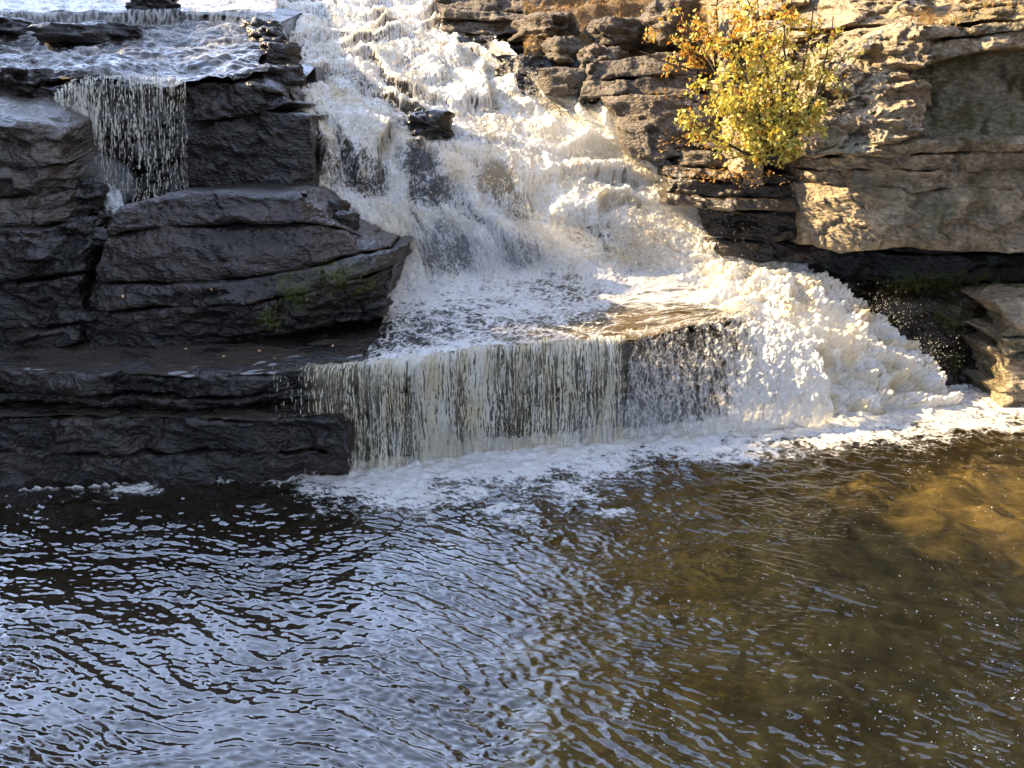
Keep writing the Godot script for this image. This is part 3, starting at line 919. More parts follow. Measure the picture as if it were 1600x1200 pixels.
func cascade() -> void:
	build_flow()
	# the bed and the solid brown water that runs on it
	var lift0 := func(u: float, v: float, p: Vector3) -> float: return swell(u, v, p) - 0.045 - 0.13 * smoothstep(2.6, 4.0, p.x) * smoothstep(3.0, 1.8, p.y)
	var look0 := func(u: float, v: float, p: Vector3) -> Color:
		var k := foam_cover(u, v, p) + fbm.get_noise_2d(u * 2.0, v * 2.0) * 0.35 - on_drop(u, v) * (0.25 + 0.35 * smoothstep(1.5, -2.0, p.x)) + 0.3 * smoothstep(2.6, 3.6, p.x)
		return lin(0.028, 0.025, 0.022).lerp(lin(0.56, 0.49, 0.36), smoothstep(0.5, 0.95, k) * (1.0 - 0.75 * calm(p))).lerp(lin(0.13, 0.09, 0.035), calm(p) * smoothstep(-1.5, 1.5, p.x) * 0.7)
	tag(put("stream", sheet(flow, 0.034, 0.034, lift0, look0, Vector3(0, 1, 1)), M.running), "brown stream running down the rock steps into the pool", "", "", "structure")
	stage("stream")
	# white water on top
	var lift := func(u: float, v: float, p: Vector3) -> float:
		var c := calm(p)
		var wild := smoothstep(2.6, 4.0, p.x) * smoothstep(3.0, 1.8, p.y)
		var rough := fbm.get_noise_2d(u * 12.0, v * 4.5) * 0.02 + fbm.get_noise_3d(p.x * 5.0, p.y * 5.0, p.z * 5.0) * 0.05 + fbm.get_noise_3d(p.x * 17.0, p.y * 17.0, p.z * 17.0) * 0.03
		rough += wild * (fbm.get_noise_3d(p.x * 3.0 + 9.0, p.y * 3.0, p.z * 3.0) * 0.16 + fbm.get_noise_3d(p.x * 9.0, p.y * 9.0, p.z * 9.0) * 0.09)
		return swell(u, v, p) + rough * (1.0 - 0.75 * c) + 0.01
	var look := func(u: float, v: float, p: Vector3) -> Color:
		var cover: float = foam_cover(u, v, p)
		var c := calm(p)
		var dr := on_drop(u, v) * (1.0 - c)
		var wx := fbm.get_noise_2d(u * 3.0, v * 2.0) * 0.25
		var w3 := smo.get_noise_2d(u * 40.0, v * lerpf(26.0, 10.0, dr))
		var w4 := web(u * 22.0 + wx, v * 11.0)
		var f := web(u * 3.2 + wx, v * 1.7 + wx) * 0.32 + web(u * 9.5 + wx * 3.0, v * 5.0 - wx) * 0.36 + w4 * 0.26 + w3 * 0.06
		if dr > 0.01:
			f = lerpf(f, web(u * 7.0 + wx, v * 0.9) * 0.40 + web(u * 19.0 + wx * 2.0, v * 2.6) * 0.40 + w3 * 0.14 + 0.06, dr * 0.85)
		var wild := smoothstep(2.6, 4.0, p.x) * smoothstep(3.0, 1.8, p.y)
		if wild > 0.01:
			f = lerpf(f, (rid.get_noise_3d(p.x * 4.0, p.y * 4.0, p.z * 4.0) * 0.5 + 0.5) * 0.42 + (rid.get_noise_3d(p.x * 13.0, p.y * 13.0, p.z * 13.0) * 0.5 + 0.5) * 0.50, wild)
		if c > 0.01:
			f = lerpf(f, web(u * 1.3 + wx, v * 2.2 + wx) * 0.40 + web(u * 4.4 - wx, v * 6.5) * 0.40 + w4 * 0.16, c)
		var left := smoothstep(1.5, -2.5, p.x) * (1.0 - c)
		cover += -0.10 * smoothstep(2.5, 4.0, p.x) * smoothstep(3.0, 1.8, p.y) - 0.03 * left - dr * (0.03 + 0.24 * left)
		var a := smoothstep(0.64 - cover * 0.40, 0.90 - cover * 0.30, f)
		var k := fbm.get_noise_2d(u * 1.3 + 60.0, v * 0.8) + 0.3 * w3
		var col := lin(0.86, 0.85, 0.81).lerp(lin(0.68, 0.59, 0.41), clampf(0.12 + k * 1.2, 0, 1) * (1.0 - c))
		col.a = a * (0.72 + 0.34 * w4)
		return col
	tag(put("white_water", sheet(flow, 0.0175, 0.0175, lift, look, Vector3(0, 1, 1)), M.foam), "churning cream-white foam of the main cascade", "", "", "stuff")
	# the rapids at the ledge's end: boiling froth
	var chute := []
	for i in [5, 6, 7, 8]:
		var l := PackedVector3Array()
		for k in range(8, 12):
			l.append(flow[i][k])
		chute.append(l)
	var lift2 := func(u: float, v: float, p: Vector3) -> float:
		var edge := smoothstep(0.0, 0.5, u) * smoothstep(0.0, 0.4, v)
		var h := 0.10 + fbm.get_noise_3d(p.x * 1.3 + 4.0, p.y * 1.3, p.z * 1.3) * 0.34 + fbm.get_noise_3d(p.x * 4.5, p.y * 4.5, p.z * 4.5) * 0.13
		h += (rid.get_noise_3d(p.x * 3.0, p.y * 3.0, p.z * 3.0)) * 0.06 + fbm.get_noise_3d(p.x * 16.0, p.y * 16.0, p.z * 16.0) * 0.05
		return h * edge + 0.14 * edge
	var look2 := func(u: float, v: float, p: Vector3) -> Color:
		var f := (rid.get_noise_3d(p.x * 3.0, p.y * 3.0, p.z * 3.0) * 0.5 + 0.5) * 0.40 + (rid.get_noise_3d(p.x * 10.0, p.y * 10.0, p.z * 10.0) * 0.5 + 0.5) * 0.36 + (rid.get_noise_3d(p.x * 26.0, p.y * 26.0, p.z * 26.0) * 0.5 + 0.5) * 0.22
		var k := fbm.get_noise_3d(p.x * 1.8 + 20.0, p.y * 1.8, p.z * 1.8)
		var col := lin(0.86, 0.85, 0.81).lerp(lin(0.70, 0.60, 0.40), clampf(0.35 + k * 1.6, 0, 1))
		col.a = smoothstep(0.30, 0.66, f) * smoothstep(0.0, 0.5, u) * smoothstep(0.0, 0.5, v)
		return col
	tag(put("white_water", sheet(chute, 0.015, 0.014, lift2, look2, Vector3(0.2, 1, 1)), M.foam), "boiling cream froth of the rapids beside the ledge's end", "", "", "stuff")
	# rocks that stand out of the cascade
	var out := [
		[672, 196, 15.6, Vector3(0.75, 0.5, 0.8), "dark wet rock breaking the middle of the cascade"],
		[655, 282, 14.9, Vector3(0.5, 1.0, 0.5), "tall dark rock face showing through the cascade's foam"],
		[702, 402, 14.15, Vector3(0.65, 0.7, 0.5), "dark rock low in the cascade above the flat water"],
		[775, 292, 15.3, Vector3(0.9, 0.6, 0.6), "dark rock veiled by foam in the middle of the cascade"],
		[812, 398, 14.5, Vector3(0.7, 0.5, 0.5), "wet rock under foam near the foot of the cascade"],
		[742, 70, 19.9, Vector3(0.9, 0.3, 0.7), "wet brown rock in the upper stream below the outcrop"],
	]
	for s in out:
		var sd: float = s[0] * 0.017
		var o := put("boulder", boulder_mesh(s[3], sd, func(p: Vector3, b: float) -> Color: return dark_tone(p + Vector3(sd, 0, sd), b) * 0.6, 0.05), M.rock_soaked)
		o.position = at_depth(s[0], s[1], s[2])
		o.rotation.y = sd
		tag(o, s[4], "boulder")

# ---------------------------------------------------------------- upper left water
func upper_water() -> void:
	# film of water sliding over the upper slab
	var lines := []
	for x in [-140, 0, 80, 150, 220, 290, 360, 428]:
		var y: float = 128.0 if x > 60 else (150.0 if x > -10 else 180.0)
		var e := 1.0 if x > 400 else 0.0
		var w := 6.0 * sin(x * 0.07)
		lines.append(pts([[x + 6 * e, 40, 17.0], [x - 22 * e, 55, 16.4], [x + 8 * e, 75, 15.5], [x - 24 * e, 100, 14.3], [x - 6 * e, y - 12 + w, 13.35], [x - 70 * e, y - 1 + w, 13.0 - 0.02 * w]]))
	var lift0 := func(u: float, v: float, p: Vector3) -> float: return fbm.get_noise_2d(u * 0.45, v * 0.8) * 0.20 + absf(fbm.get_noise_2d(u * 0.8 + 5.0, v * 1.5)) * 0.12 + fbm.get_noise_2d(u * 4.0, v * 5.0) * 0.02
	var look0 := func(u: float, v: float, p: Vector3) -> Color:
		var k := 0.05 + 0.03 * fbm.get_noise_2d(u * 2.0, v * 3.0)
		return lin(k * 1.05, k, k * 0.95)
	tag(put("wet_slab", sheet(lines, 0.04, 0.04, lift0, look0, Vector3(0, 1, 1)), M.running), "sloping wet rock slab above the small upper fall", "", "", "structure")
	var lift := func(u: float, v: float, p: Vector3) -> float: return lift0.call(u, v, p) + 0.02 + 0.02 * fbm.get_noise_2d(u * 8, v * 8)
	var look := func(u: float, v: float, p: Vector3) -> Color:
		var wx := fbm.get_noise_2d(u * 1.5, v * 1.5) * 0.3
		var f := web(u * 2.2 + wx, v * 4.0 + wx) * 0.5 + web(u * 7.0, v * 11.0) * 0.4 + 0.12 * smo.get_noise_2d(u * 30, v * 30)
		var c := fbm.get_noise_2d(u * 0.6 + 9.0, v * 1.1)
		var col := lin(0.66, 0.66, 0.66)
		col.a = smoothstep(0.52 - c * 0.34, 0.84 - c * 0.25, f) * 0.6 * (1.0 - smoothstep(-5.6, -4.6, p.x + 0.3 * c))
		return col
	tag(put("white_water", sheet(lines, 0.022, 0.022, lift, look, Vector3(0, 1, 1)), M.foam), "thin white film of water sliding over the upper slab", "", "", "stuff")
	# above the far ledge
	var far := []
	for x in [-140, 60, 240, 430]:
		far.append(pts([[x, -60, 22.0], [x, -25, 20.0], [x, 5, 18.3], [x, 17, 17.3], [x, 20, 16.98], [x, 40, 16.93]]))
	tag(put("white_water", sheet(far, 0.03, 0.03, func(u: float, v: float, p: Vector3) -> float: return 0.05 + 0.08 * fbm.get_noise_2d(u, v) * smoothstep(17.3, 18.5, -p.z),
		func(u: float, v: float, p: Vector3) -> Color:
			var f := web(u * 6.0, v * 1.6) * 0.6 + web(u * 14.0, v * 3.0) * 0.4
			var col := lin(0.66, 0.65, 0.62)
			col.a = smoothstep(0.42, 0.9, f) * (0.75 + 0.25 * fbm.get_noise_2d(u * 1.5, v))
			return col, Vector3(0, 1, 1)), M.foam), "broken white water pouring over the thin far ledge", "", "", "stuff")
	var behind := []
	for x in [-140, 60, 240, 430]:
		behind.append(pts([[x, -60, 22.0], [x, -25, 20.0], [x, 5, 18.3], [x, 17, 17.3]]))
	tag(put("stream", sheet(behind, 0.08, 0.08, func(u: float, v: float, p: Vector3) -> float: return 0.08 * fbm.get_noise_2d(u, v),
		func(u: float, v: float, p: Vector3) -> Color: return lin(0.10, 0.09, 0.07), Vector3(0, 1, 1)), M.running), "upper stream beyond the thin far ledge", "", "", "structure")
	# the small upper fall
	var fall := []
	for a in [[84, 150, 96, 270], [112, 132, 116, 290], [150, 126, 154, 312], [200, 124, 205, 316], [250, 126, 256, 316], [290, 128, 296, 312]]:
		fall.append(pts([[a[0], a[1] - 6, 13.05], [a[0], a[1] + 2, 12.72], [lerpf(a[0], a[2], 0.3), lerpf(a[1], a[3], 0.3), 12.6], [lerpf(a[0], a[2], 0.65), lerpf(a[1], a[3], 0.65), 12.52], [a[2], a[3], 12.46]]))
	falling("small upper fall dropping in thin white threads behind the great boulder", fall, func(u: float, v: float, p: Vector3) -> float:
		return 0.48 + 0.25 * fbm.get_noise_2d(p.x * 2.0, 3.0) + 0.65 * spot(Vector3(p.x, p.y, 0), Vector3(at_depth(105, 170, 12.7).x, 4.4, 0), 0.75) + 0.18 * smoothstep(-7.1, -6.6, p.x) - 0.1 * v, 0.009, 0.016, 0.0, 0.2)
	var churn := []
	for x in [92, 120, 150, 185]:
		churn.append(pts([[x, 262 + (x - 92) * 0.35, 12.4], [x + 6, 290 + (x - 92) * 0.2, 12.2], [x + 12, 335, 11.9]]))
	tag(put("white_water", sheet(churn, 0.015, 0.015, func(u: float, v: float, p: Vector3) -> float: return 0.10 * fbm.get_noise_2d(u * 4.0, v * 4.0) + 0.03 * fbm.get_noise_2d(u * 14.0, v * 14.0),
		func(u: float, v: float, p: Vector3) -> Color:
			var col := lin(0.80, 0.80, 0.80)
			col.a = smoothstep(0.35, 0.8, web(u * 8.0, v * 8.0) * 0.4 + 0.55 - 0.8 * absf(v - 0.35)) 
			return col, Vector3(0, 1, 1)), M.foam), "white churn beside the grey boulder at the small upper fall's foot", "", "", "stuff")
	# water between the boulders at its foot
	var gap := []
	for x in [100, 160, 230, 300, 400, 480]:
		gap.append(pts([[x, 318, 12.9], [x, 312 if x > 250 else 330, 12.3], [x, 302 if x > 250 else 338, 11.6]]))
	tag(put("stream", sheet(gap, 0.05, 0.05, func(u: float, v: float, p: Vector3) -> float: return 0.03 * fbm.get_noise_2d(u * 3, v * 3), func(u: float, v: float, p: Vector3) -> Color: return lin(0.05, 0.045, 0.04), Vector3.UP), M.running), "shallow water behind the great boulder at the small fall's foot", "", "", "structure")

# falling water: vertical threads of foam; cover(u, v, p) sets how closed they are
func falling(label: String, lines: Array, cover: Callable, cu: float, cv: float, thin_sheet := 0.0, peat := 1.0) -> void:
	var lift := func(u: float, v: float, p: Vector3) -> float: return 0.03 * fbm.get_noise_2d(u * 9.0, v * 1.0) + 0.018 * fbm.get_noise_2d(u * 26.0, v * 7.0)
	var look := func(u: float, v: float, p: Vector3) -> Color:
		var wob := fbm.get_noise_2d(u * 2.0, v * 1.6) * 0.025 * v
		var x := u + wob
		var t1 := 1.0 - absf(smo.get_noise_2d(x * 17.0, v * 0.9)) * 2.2
		var t2 := 1.0 - absf(smo.get_noise_2d(x * 44.0 + 50.0, v * 2.2)) * 2.0
		var b := fbm.get_noise_2d(x * 38.0, v * 9.0)
		var f := t1 * 0.38 + t2 * 0.40 + b * 0.48
		var k: float = cover.call(u, v, p)
		var col := lin(0.74, 0.71, 0.61).lerp(lin(0.62, 0.54, 0.33), clampf(0.45 + fbm.get_noise_2d(u * 3.0, v * 0.8), 0, 1) * 0.85 * peat)
		var a := smoothstep(0.62 - k * 0.75, 0.95 - k * 0.6, f) * 0.92
		var film := thin_sheet * smoothstep(0.2, 0.6, k) * (1.0 - 0.6 * smoothstep(0.3, 1.3, v)) * clampf(0.8 + 1.3 * fbm.get_noise_2d(u * 4.0, v * 1.2), 0, 1.3)        # the clear brown sheet between the threads
		col = lin(0.42, 0.36, 0.22).lerp(col, clampf(a / maxf(film, 0.01), 0, 1))
		col.a = maxf(a, film)
		return col
	tag(put("waterfall", sheet(lines, cu, cv, lift, look, Vector3(0, 0.2, 1)), M.foam), label, "", "", "structure")

func curtain() -> void:
	# the lower curtain: threads at the left end, a closed sheet in the middle
	var lines := []
	for kk in 26:
		var t := 4.0 + kk * 0.2
		var a := along(lip, t)
		var b := along(foot, t)
		a += Vector3(0, 0.03 * smo.get_noise_1d(kk * 0.9), 0.10 * smo.get_noise_1d(kk * 0.55 + 20.0) + 0.05 * smo.get_noise_1d(kk * 1.7))
		var fz := maxf(b.z, a.z + 0.14)
		lines.append(PackedVector3Array([a + Vector3(0, 0.03, -0.25), a + Vector3(0, 0.025, -0.05), Vector3(a.x, 1.28, a.z + 0.06), Vector3(a.x, 0.95, lerpf(a.z, fz, 0.55) + 0.04), Vector3(a.x, 0.5, lerpf(a.z, fz, 0.8) + 0.03), Vector3(a.x, -0.05, fz + 0.05)]))
	var dense := [[-1.05, 0.38, 0.55], [-0.45, 0.22, 0.5], [1.35, 0.35, 0.35], [0.7, 0.3, 0.2], [-1.6, 0.25, 0.25]]
	falling("curtain of cream water falling over the long ledge into the pool", lines, func(u: float, v: float, p: Vector3) -> float:
		var k := 0.68
		for d in dense:
			k = maxf(k, 0.68 + d[2] * (1.0 - smoothstep(0.3, 1.0, absf(p.x - d[0]) / d[1])))
		k += 0.35 * (1.0 - smoothstep(0.15, 0.5, v))
		k *= smoothstep(-2.75, -2.0, p.x + 0.2 * fbm.get_noise_2d(p.y * 2.0, 5.0)) * 0.78 + 0.22 * smoothstep(-3.5, -2.6, p.x)
		k += smoothstep(0.25, 0.0, p.y) * 0.3 * smoothstep(-2.6, -1.8, p.x)
		k += 0.22 * fbm.get_noise_2d(p.x * 1.7, p.y * 0.5) + 0.12 * fbm.get_noise_2d(p.x * 6.0, 0.0)
		return k - 0.9 * smoothstep(1.45, 1.75, p.x + 0.15 * fbm.get_noise_2d(p.y * 3.0, 9.0)), 0.0066, 0.012, 0.42)
	# lacy water on the sloping end of the step
	var lace := []
	var tops := [lip[9] + Vector3(0.02, 0, 0), lip[10], lip[11], lip[11] + Vector3(0.6, -0.15, -0.2)]
	var feet := [Vector3(1.6, -0.04, -10.38), Vector3(2.8, -0.04, -10.5), Vector3(3.9, -0.04, -10.75), Vector3(4.9, -0.04, -11.0)]
	for k in 4:
		var a: Vector3 = tops[k]
		var b: Vector3 = feet[k]
		var w := 0.09 * k
		lace.append(PackedVector3Array([a + Vector3(0, 0.04, -0.3), a + Vector3(0, 0.02, 0.0), a.lerp(b, 0.25) + Vector3(0, 0.10 + w * 0.6, 0.08 + w * 0.5), a.lerp(b, 0.55) + Vector3(0, 0.10 + w, 0.10 + w), a.lerp(b, 0.8) + Vector3(0, 0.05 + w * 0.4, 0.08 + w), b]))
	tag(put("waterfall", sheet(lace, 0.013, 0.015, func(u: float, v: float, p: Vector3) -> float: return 0.10 * fbm.get_noise_3d(p.x * 3.5, p.y * 2.5, p.z * 3.5) + 0.05 * fbm.get_noise_3d(p.x * 12.0, p.y * 8.0, p.z * 12.0) + 0.03,
		func(u: float, v: float, p: Vector3) -> Color:
			var wx := fbm.get_noise_2d(u * 4.0, v * 3.0) * 0.2
			var f := web(u * 6.0 + wx, v * 1.4) * 0.36 + web(u * 17.0 - wx, v * 5.0) * 0.36 + web(u * 36.0, v * 14.0) * 0.24
			var k := 0.12 + 0.72 * smoothstep(-0.35, 0.55, p.x - 2.75 - 0.75 * p.y + 0.35 * fbm.get_noise_2d(u * 1.5, v * 1.2)) + 0.3 * smoothstep(0.35, 0.0, p.y) - 0.25 * smoothstep(0.9, 1.3, p.y) * smoothstep(3.4, 2.6, p.x)
			var col := lin(0.80, 0.78, 0.72)
			col.a = smoothstep(0.50 - k * 0.42, 0.92 - k * 0.36, f) * 0.9
			return col, Vector3(0, 0.5, 1)), M.foam), "lacy white water sliding down the sloping end of the rock step", "", "", "structure")

# ---------------------------------------------------------------- the pool
func ripple(x: float, z: float) -> float:
	var d := -z
	var fall := smoothstep(7.0, 10.5, d + maxf(0.0, x) * -0.15 + 0.3)      # choppier near the falls
	var wx := smo.get_noise_2d(x * 0.35, z * 0.35) * 1.3
	var a := x * 0.97 + z * 0.22
	var b := z * 0.97 - x * 0.22
	var h := smo.get_noise_2d(a * 0.9 + wx, b * 2.2 + wx) * 0.016
	h -= absf(smo.get_noise_2d(x * 2.9 + 30.0 + wx, b * 6.6 + wx * 2.0)) * 0.018
	h -= absf(smo.get_noise_2d(a * 6.4, z * 13.0 + 12.0 + wx * 3.0)) * 0.0105
	h += smo.get_noise_2d(x * 12.0 + wx, b * 20.0) * 0.0034
	h += smo.get_noise_2d(x * 19.0, z * 30.0) * 0.0012
	h *= 0.78 + 0.5 * smo.get_noise_2d(x * 0.6 + 70.0, z * 0.8)
	h += fbm.get_noise_2d(x * 2.4, z * 3.2) * 0.05 * fall
	return h

func pool() -> void:
	# bed: brown stone, shallow on the right
	var v := PackedVector3Array()
	var c := PackedColorArray()
	var idx := PackedInt32Array()
	var nx := 210
	var nz := 150
	for j in nz + 1:
		for i in nx + 1:
			var x := -9.0 + 21.0 * i / nx
			var z := 0.0 - 15.0 * j / nz
			var shallow := smoothstep(-1.5, 3.5, x)
			var h := lerpf(-1.5, -0.42, shallow) + fbm.get_noise_2d(x * 0.9, z * 0.9) * 0.25 + cel.get_noise_2d(x * 1.6, z * 1.6) * 0.08 - 0.1
			v.append(Vector3(x, minf(h, -0.2), z))
			var k := 0.5 + fbm.get_noise_2d(x * 2.0, z * 2.0) + 0.25 * cel.get_noise_2d(x * 2.6, z * 2.6)
			c.append(lin(0.17, 0.125, 0.036).lerp(lin(0.48, 0.34, 0.09), clampf(k, 0, 1)))
	for j in nz:
		for i in nx:
			var a := j * (nx + 1) + i
			idx.append_array([a, a + 1, a + nx + 1, a + 1, a + nx + 2, a + nx + 1])
	tag(put("pool_bed", solid(v, idx, c, Vector3.UP), M.earth), "amber-brown stony floor of the pool", "", "", "structure")
	# surface
	v = PackedVector3Array()
	idx = PackedInt32Array()
	nx = 820
	nz = 520
	var x0 := -8.6
	var x1 := 10.2
	for j in nz + 1:
		var t := float(j) / nz
		var z := -3.6 - 10.4 * (0.62 * t + 0.38 * t * t)
		for i in nx + 1:
			var x := lerpf(x0, x1, float(i) / nx)
			v.append(Vector3(x, ripple(x, z), z))
	for j in nz:
		for i in nx:
			var a := j * (nx + 1) + i
			idx.append_array([a, a + 1, a + nx + 1, a + 1, a + nx + 2, a + nx + 1])
	tag(put("pool_water", solid(v, idx, PackedColorArray(), Vector3.UP), M.pool), "rippled peat-brown pool below the falls", "", "", "structure")
	# foam floating on it
	var fv := PackedVector3Array()
	var fc := PackedColorArray()
	var fi := PackedInt32Array()
	var cell := 0.0165
	nx = int(14.5 / cell)
	nz = int(5.2 / cell)
	var edge := []
	for k in foot.size():
		edge.append(foot[k])
	edge.append(at_height(1390, 652, 0)); edge.append(at_height(1480, 640, 0)); edge.append(at_height(1620, 615, 0)); edge.append(at_height(1800, 600, 0))
	var reach := [0.01, 0.01, 0.01, 0.01, 0.25, 1.3, 1.6, 1.7, 1.55, 1.2, 1.05, 1.05, 1.1, 1.15, 1.4, 1.4]
	fv.resize((nx + 1) * (nz + 1))
	fc.resize(fv.size())
	var tongues := [[at_height(740, 770, 0), 0.5], [at_height(780, 795, 0), 0.42], [at_height(820, 835, 0), 0.22], [at_height(620, 765, 0), 0.55], [at_height(920, 775, 0), 0.45], [at_height(490, 765, 0), 0.3], [at_height(815, 815, 0), 0.36], [at_height(960, 800, 0), 0.3], [at_height(700, 780, 0), 0.5], [at_height(540, 770, 0), 0.5], [at_height(205, 765, 0), 0.42], [at_height(1130, 860, 0), 0.14], [at_height(1075, 850, 0), 0.1], [at_height(1030, 828, 0), 0.1], [at_height(1200, 700, 0), 0.7], [at_height(1540, 655, 0), 1.0], [at_height(880, 760, 0), 0.5]]
	for i in nx + 1:
		var x := -6.2 + cell * i
		var ez := -9.0
		var rr := 0.2
		for k in edge.size() - 1:
			if x >= edge[k].x and x <= edge[k + 1].x:
				var t: float = (x - edge[k].x) / (edge[k + 1].x - edge[k].x)
				ez = lerpf(edge[k].z, edge[k + 1].z, t)
				rr = lerpf(reach[k], reach[k + 1], t)
		if x > edge[-1].x:
			ez = edge[-1].z
			rr = 1.3
		for j in nz + 1:
			var z := -7.8 - cell * j
			var k := j * (nx + 1) + i
			var off := (z - ez) / rr           # 0 at the foot of the fall, 1 where the foam ends
			var cover := 0.0
			if off > -1.2 and off < 2.2:
				cover = (1.0 - smoothstep(-0.15, 1.5, off + fbm.get_noise_2d(x * 0.9, z * 0.9) * 0.6)) * smoothstep(-1.2, -0.6, off)
			for t in tongues:
				var q: Vector3 = t[0]
				if absf(x - q.x) < t[1] and absf(z - q.z) < t[1]:
					cover = maxf(cover, 0.62 * (1.0 - smoothstep(0.0, 1.0, Vector2((x - q.x) * 0.8, (z - q.z) * 1.3).length() / t[1] + fbm.get_noise_2d(x * 2.5, z * 2.5) * 0.5)))
			var a := 0.0
			var y := -0.05
			if cover > 0.01:
				var wx := fbm.get_noise_2d(x * 1.6, z * 1.6) * 0.3
				var f := web(x * 2.4 + wx, z * 4.2 + wx) * 0.5 + web(x * 7.5 - wx, z * 11.0) * 0.42 + 0.08 * smo.get_noise_2d(x * 36.0, z * 36.0)
				a = smoothstep(0.80 - cover * 0.72, 1.02 - cover * 0.62, f)
				y = ripple(x, z) + 0.008 + 0.05 * cover * cover * maxf(0.0, fbm.get_noise_2d(x * 5.0, z * 5.0) + 0.3) * (1.0 - smoothstep(0.3, 0.9, off))
			fv[k] = Vector3(x, y, z)
			var warm := 0.5 * (1.0 - smoothstep(0.0, 0.5, off)) * clampf(0.4 + fbm.get_noise_2d(x, z), 0, 1)
			fc[k] = lin(0.80, 0.80, 0.78, a).lerp(lin(0.66, 0.58, 0.42, a), warm)
	for j in nz:
		for i in nx:
			var a := j * (nx + 1) + i
			if fc[a].a > 0.02 or fc[a + 1].a > 0.02 or fc[a + nx + 1].a > 0.02 or fc[a + nx + 2].a > 0.02:
				fi.append_array([a, a + 1, a + nx + 1, a + 1, a + nx + 2, a + nx + 1])
	tag(put("foam", solid(fv, fi, fc, Vector3.UP), M.foam), "white foam spreading over the pool from the foot of the falls", "", "", "stuff")

# ---------------------------------------------------------------- spray
func drop_mesh() -> ArrayMesh:
	var s := SphereMesh.new()
	s.radius = 0.5
	s.height = 1.0
	s.radial_segments = 6
	s.rings = 3
	var m := ArrayMesh.new()
	m.add_surface_from_arrays(Mesh.PRIMITIVE_TRIANGLES, s.get_mesh_arrays())
	return m

func scatter(called: String, label: String, spots: Array, mesh: Mesh, mat: Material) -> void:
	var mm := MultiMesh.new()
	mm.transform_format = MultiMesh.TRANSFORM_3D
	mm.use_colors = true
	mm.mesh = mesh
	mm.instance_count = spots.size()
	for k in spots.size():
		mm.set_instance_transform(k, spots[k][0])
		mm.set_instance_color(k, spots[k][1])
	var o := MultiMeshInstance3D.new()
	o.name = numbered(called)
	o.multimesh = mm
	o.material_override = mat
	add_child(o)
	tag(o, label, "", "", "stuff")

func drop_at(p: Vector3, size: float) -> Array:
	var b := Basis(Vector3(rng.randf() - 0.5, rng.randf() - 0.5, rng.randf() - 0.5).normalized(), rng.randf() * TAU).scaled(Vector3(size, size * rng.randf_range(1.0, 2.2), size))
	return [Transform3D(b, p), lin(0.72, 0.70, 0.64).lerp(lin(0.62, 0.54, 0.38), rng.randf() * 0.7)]

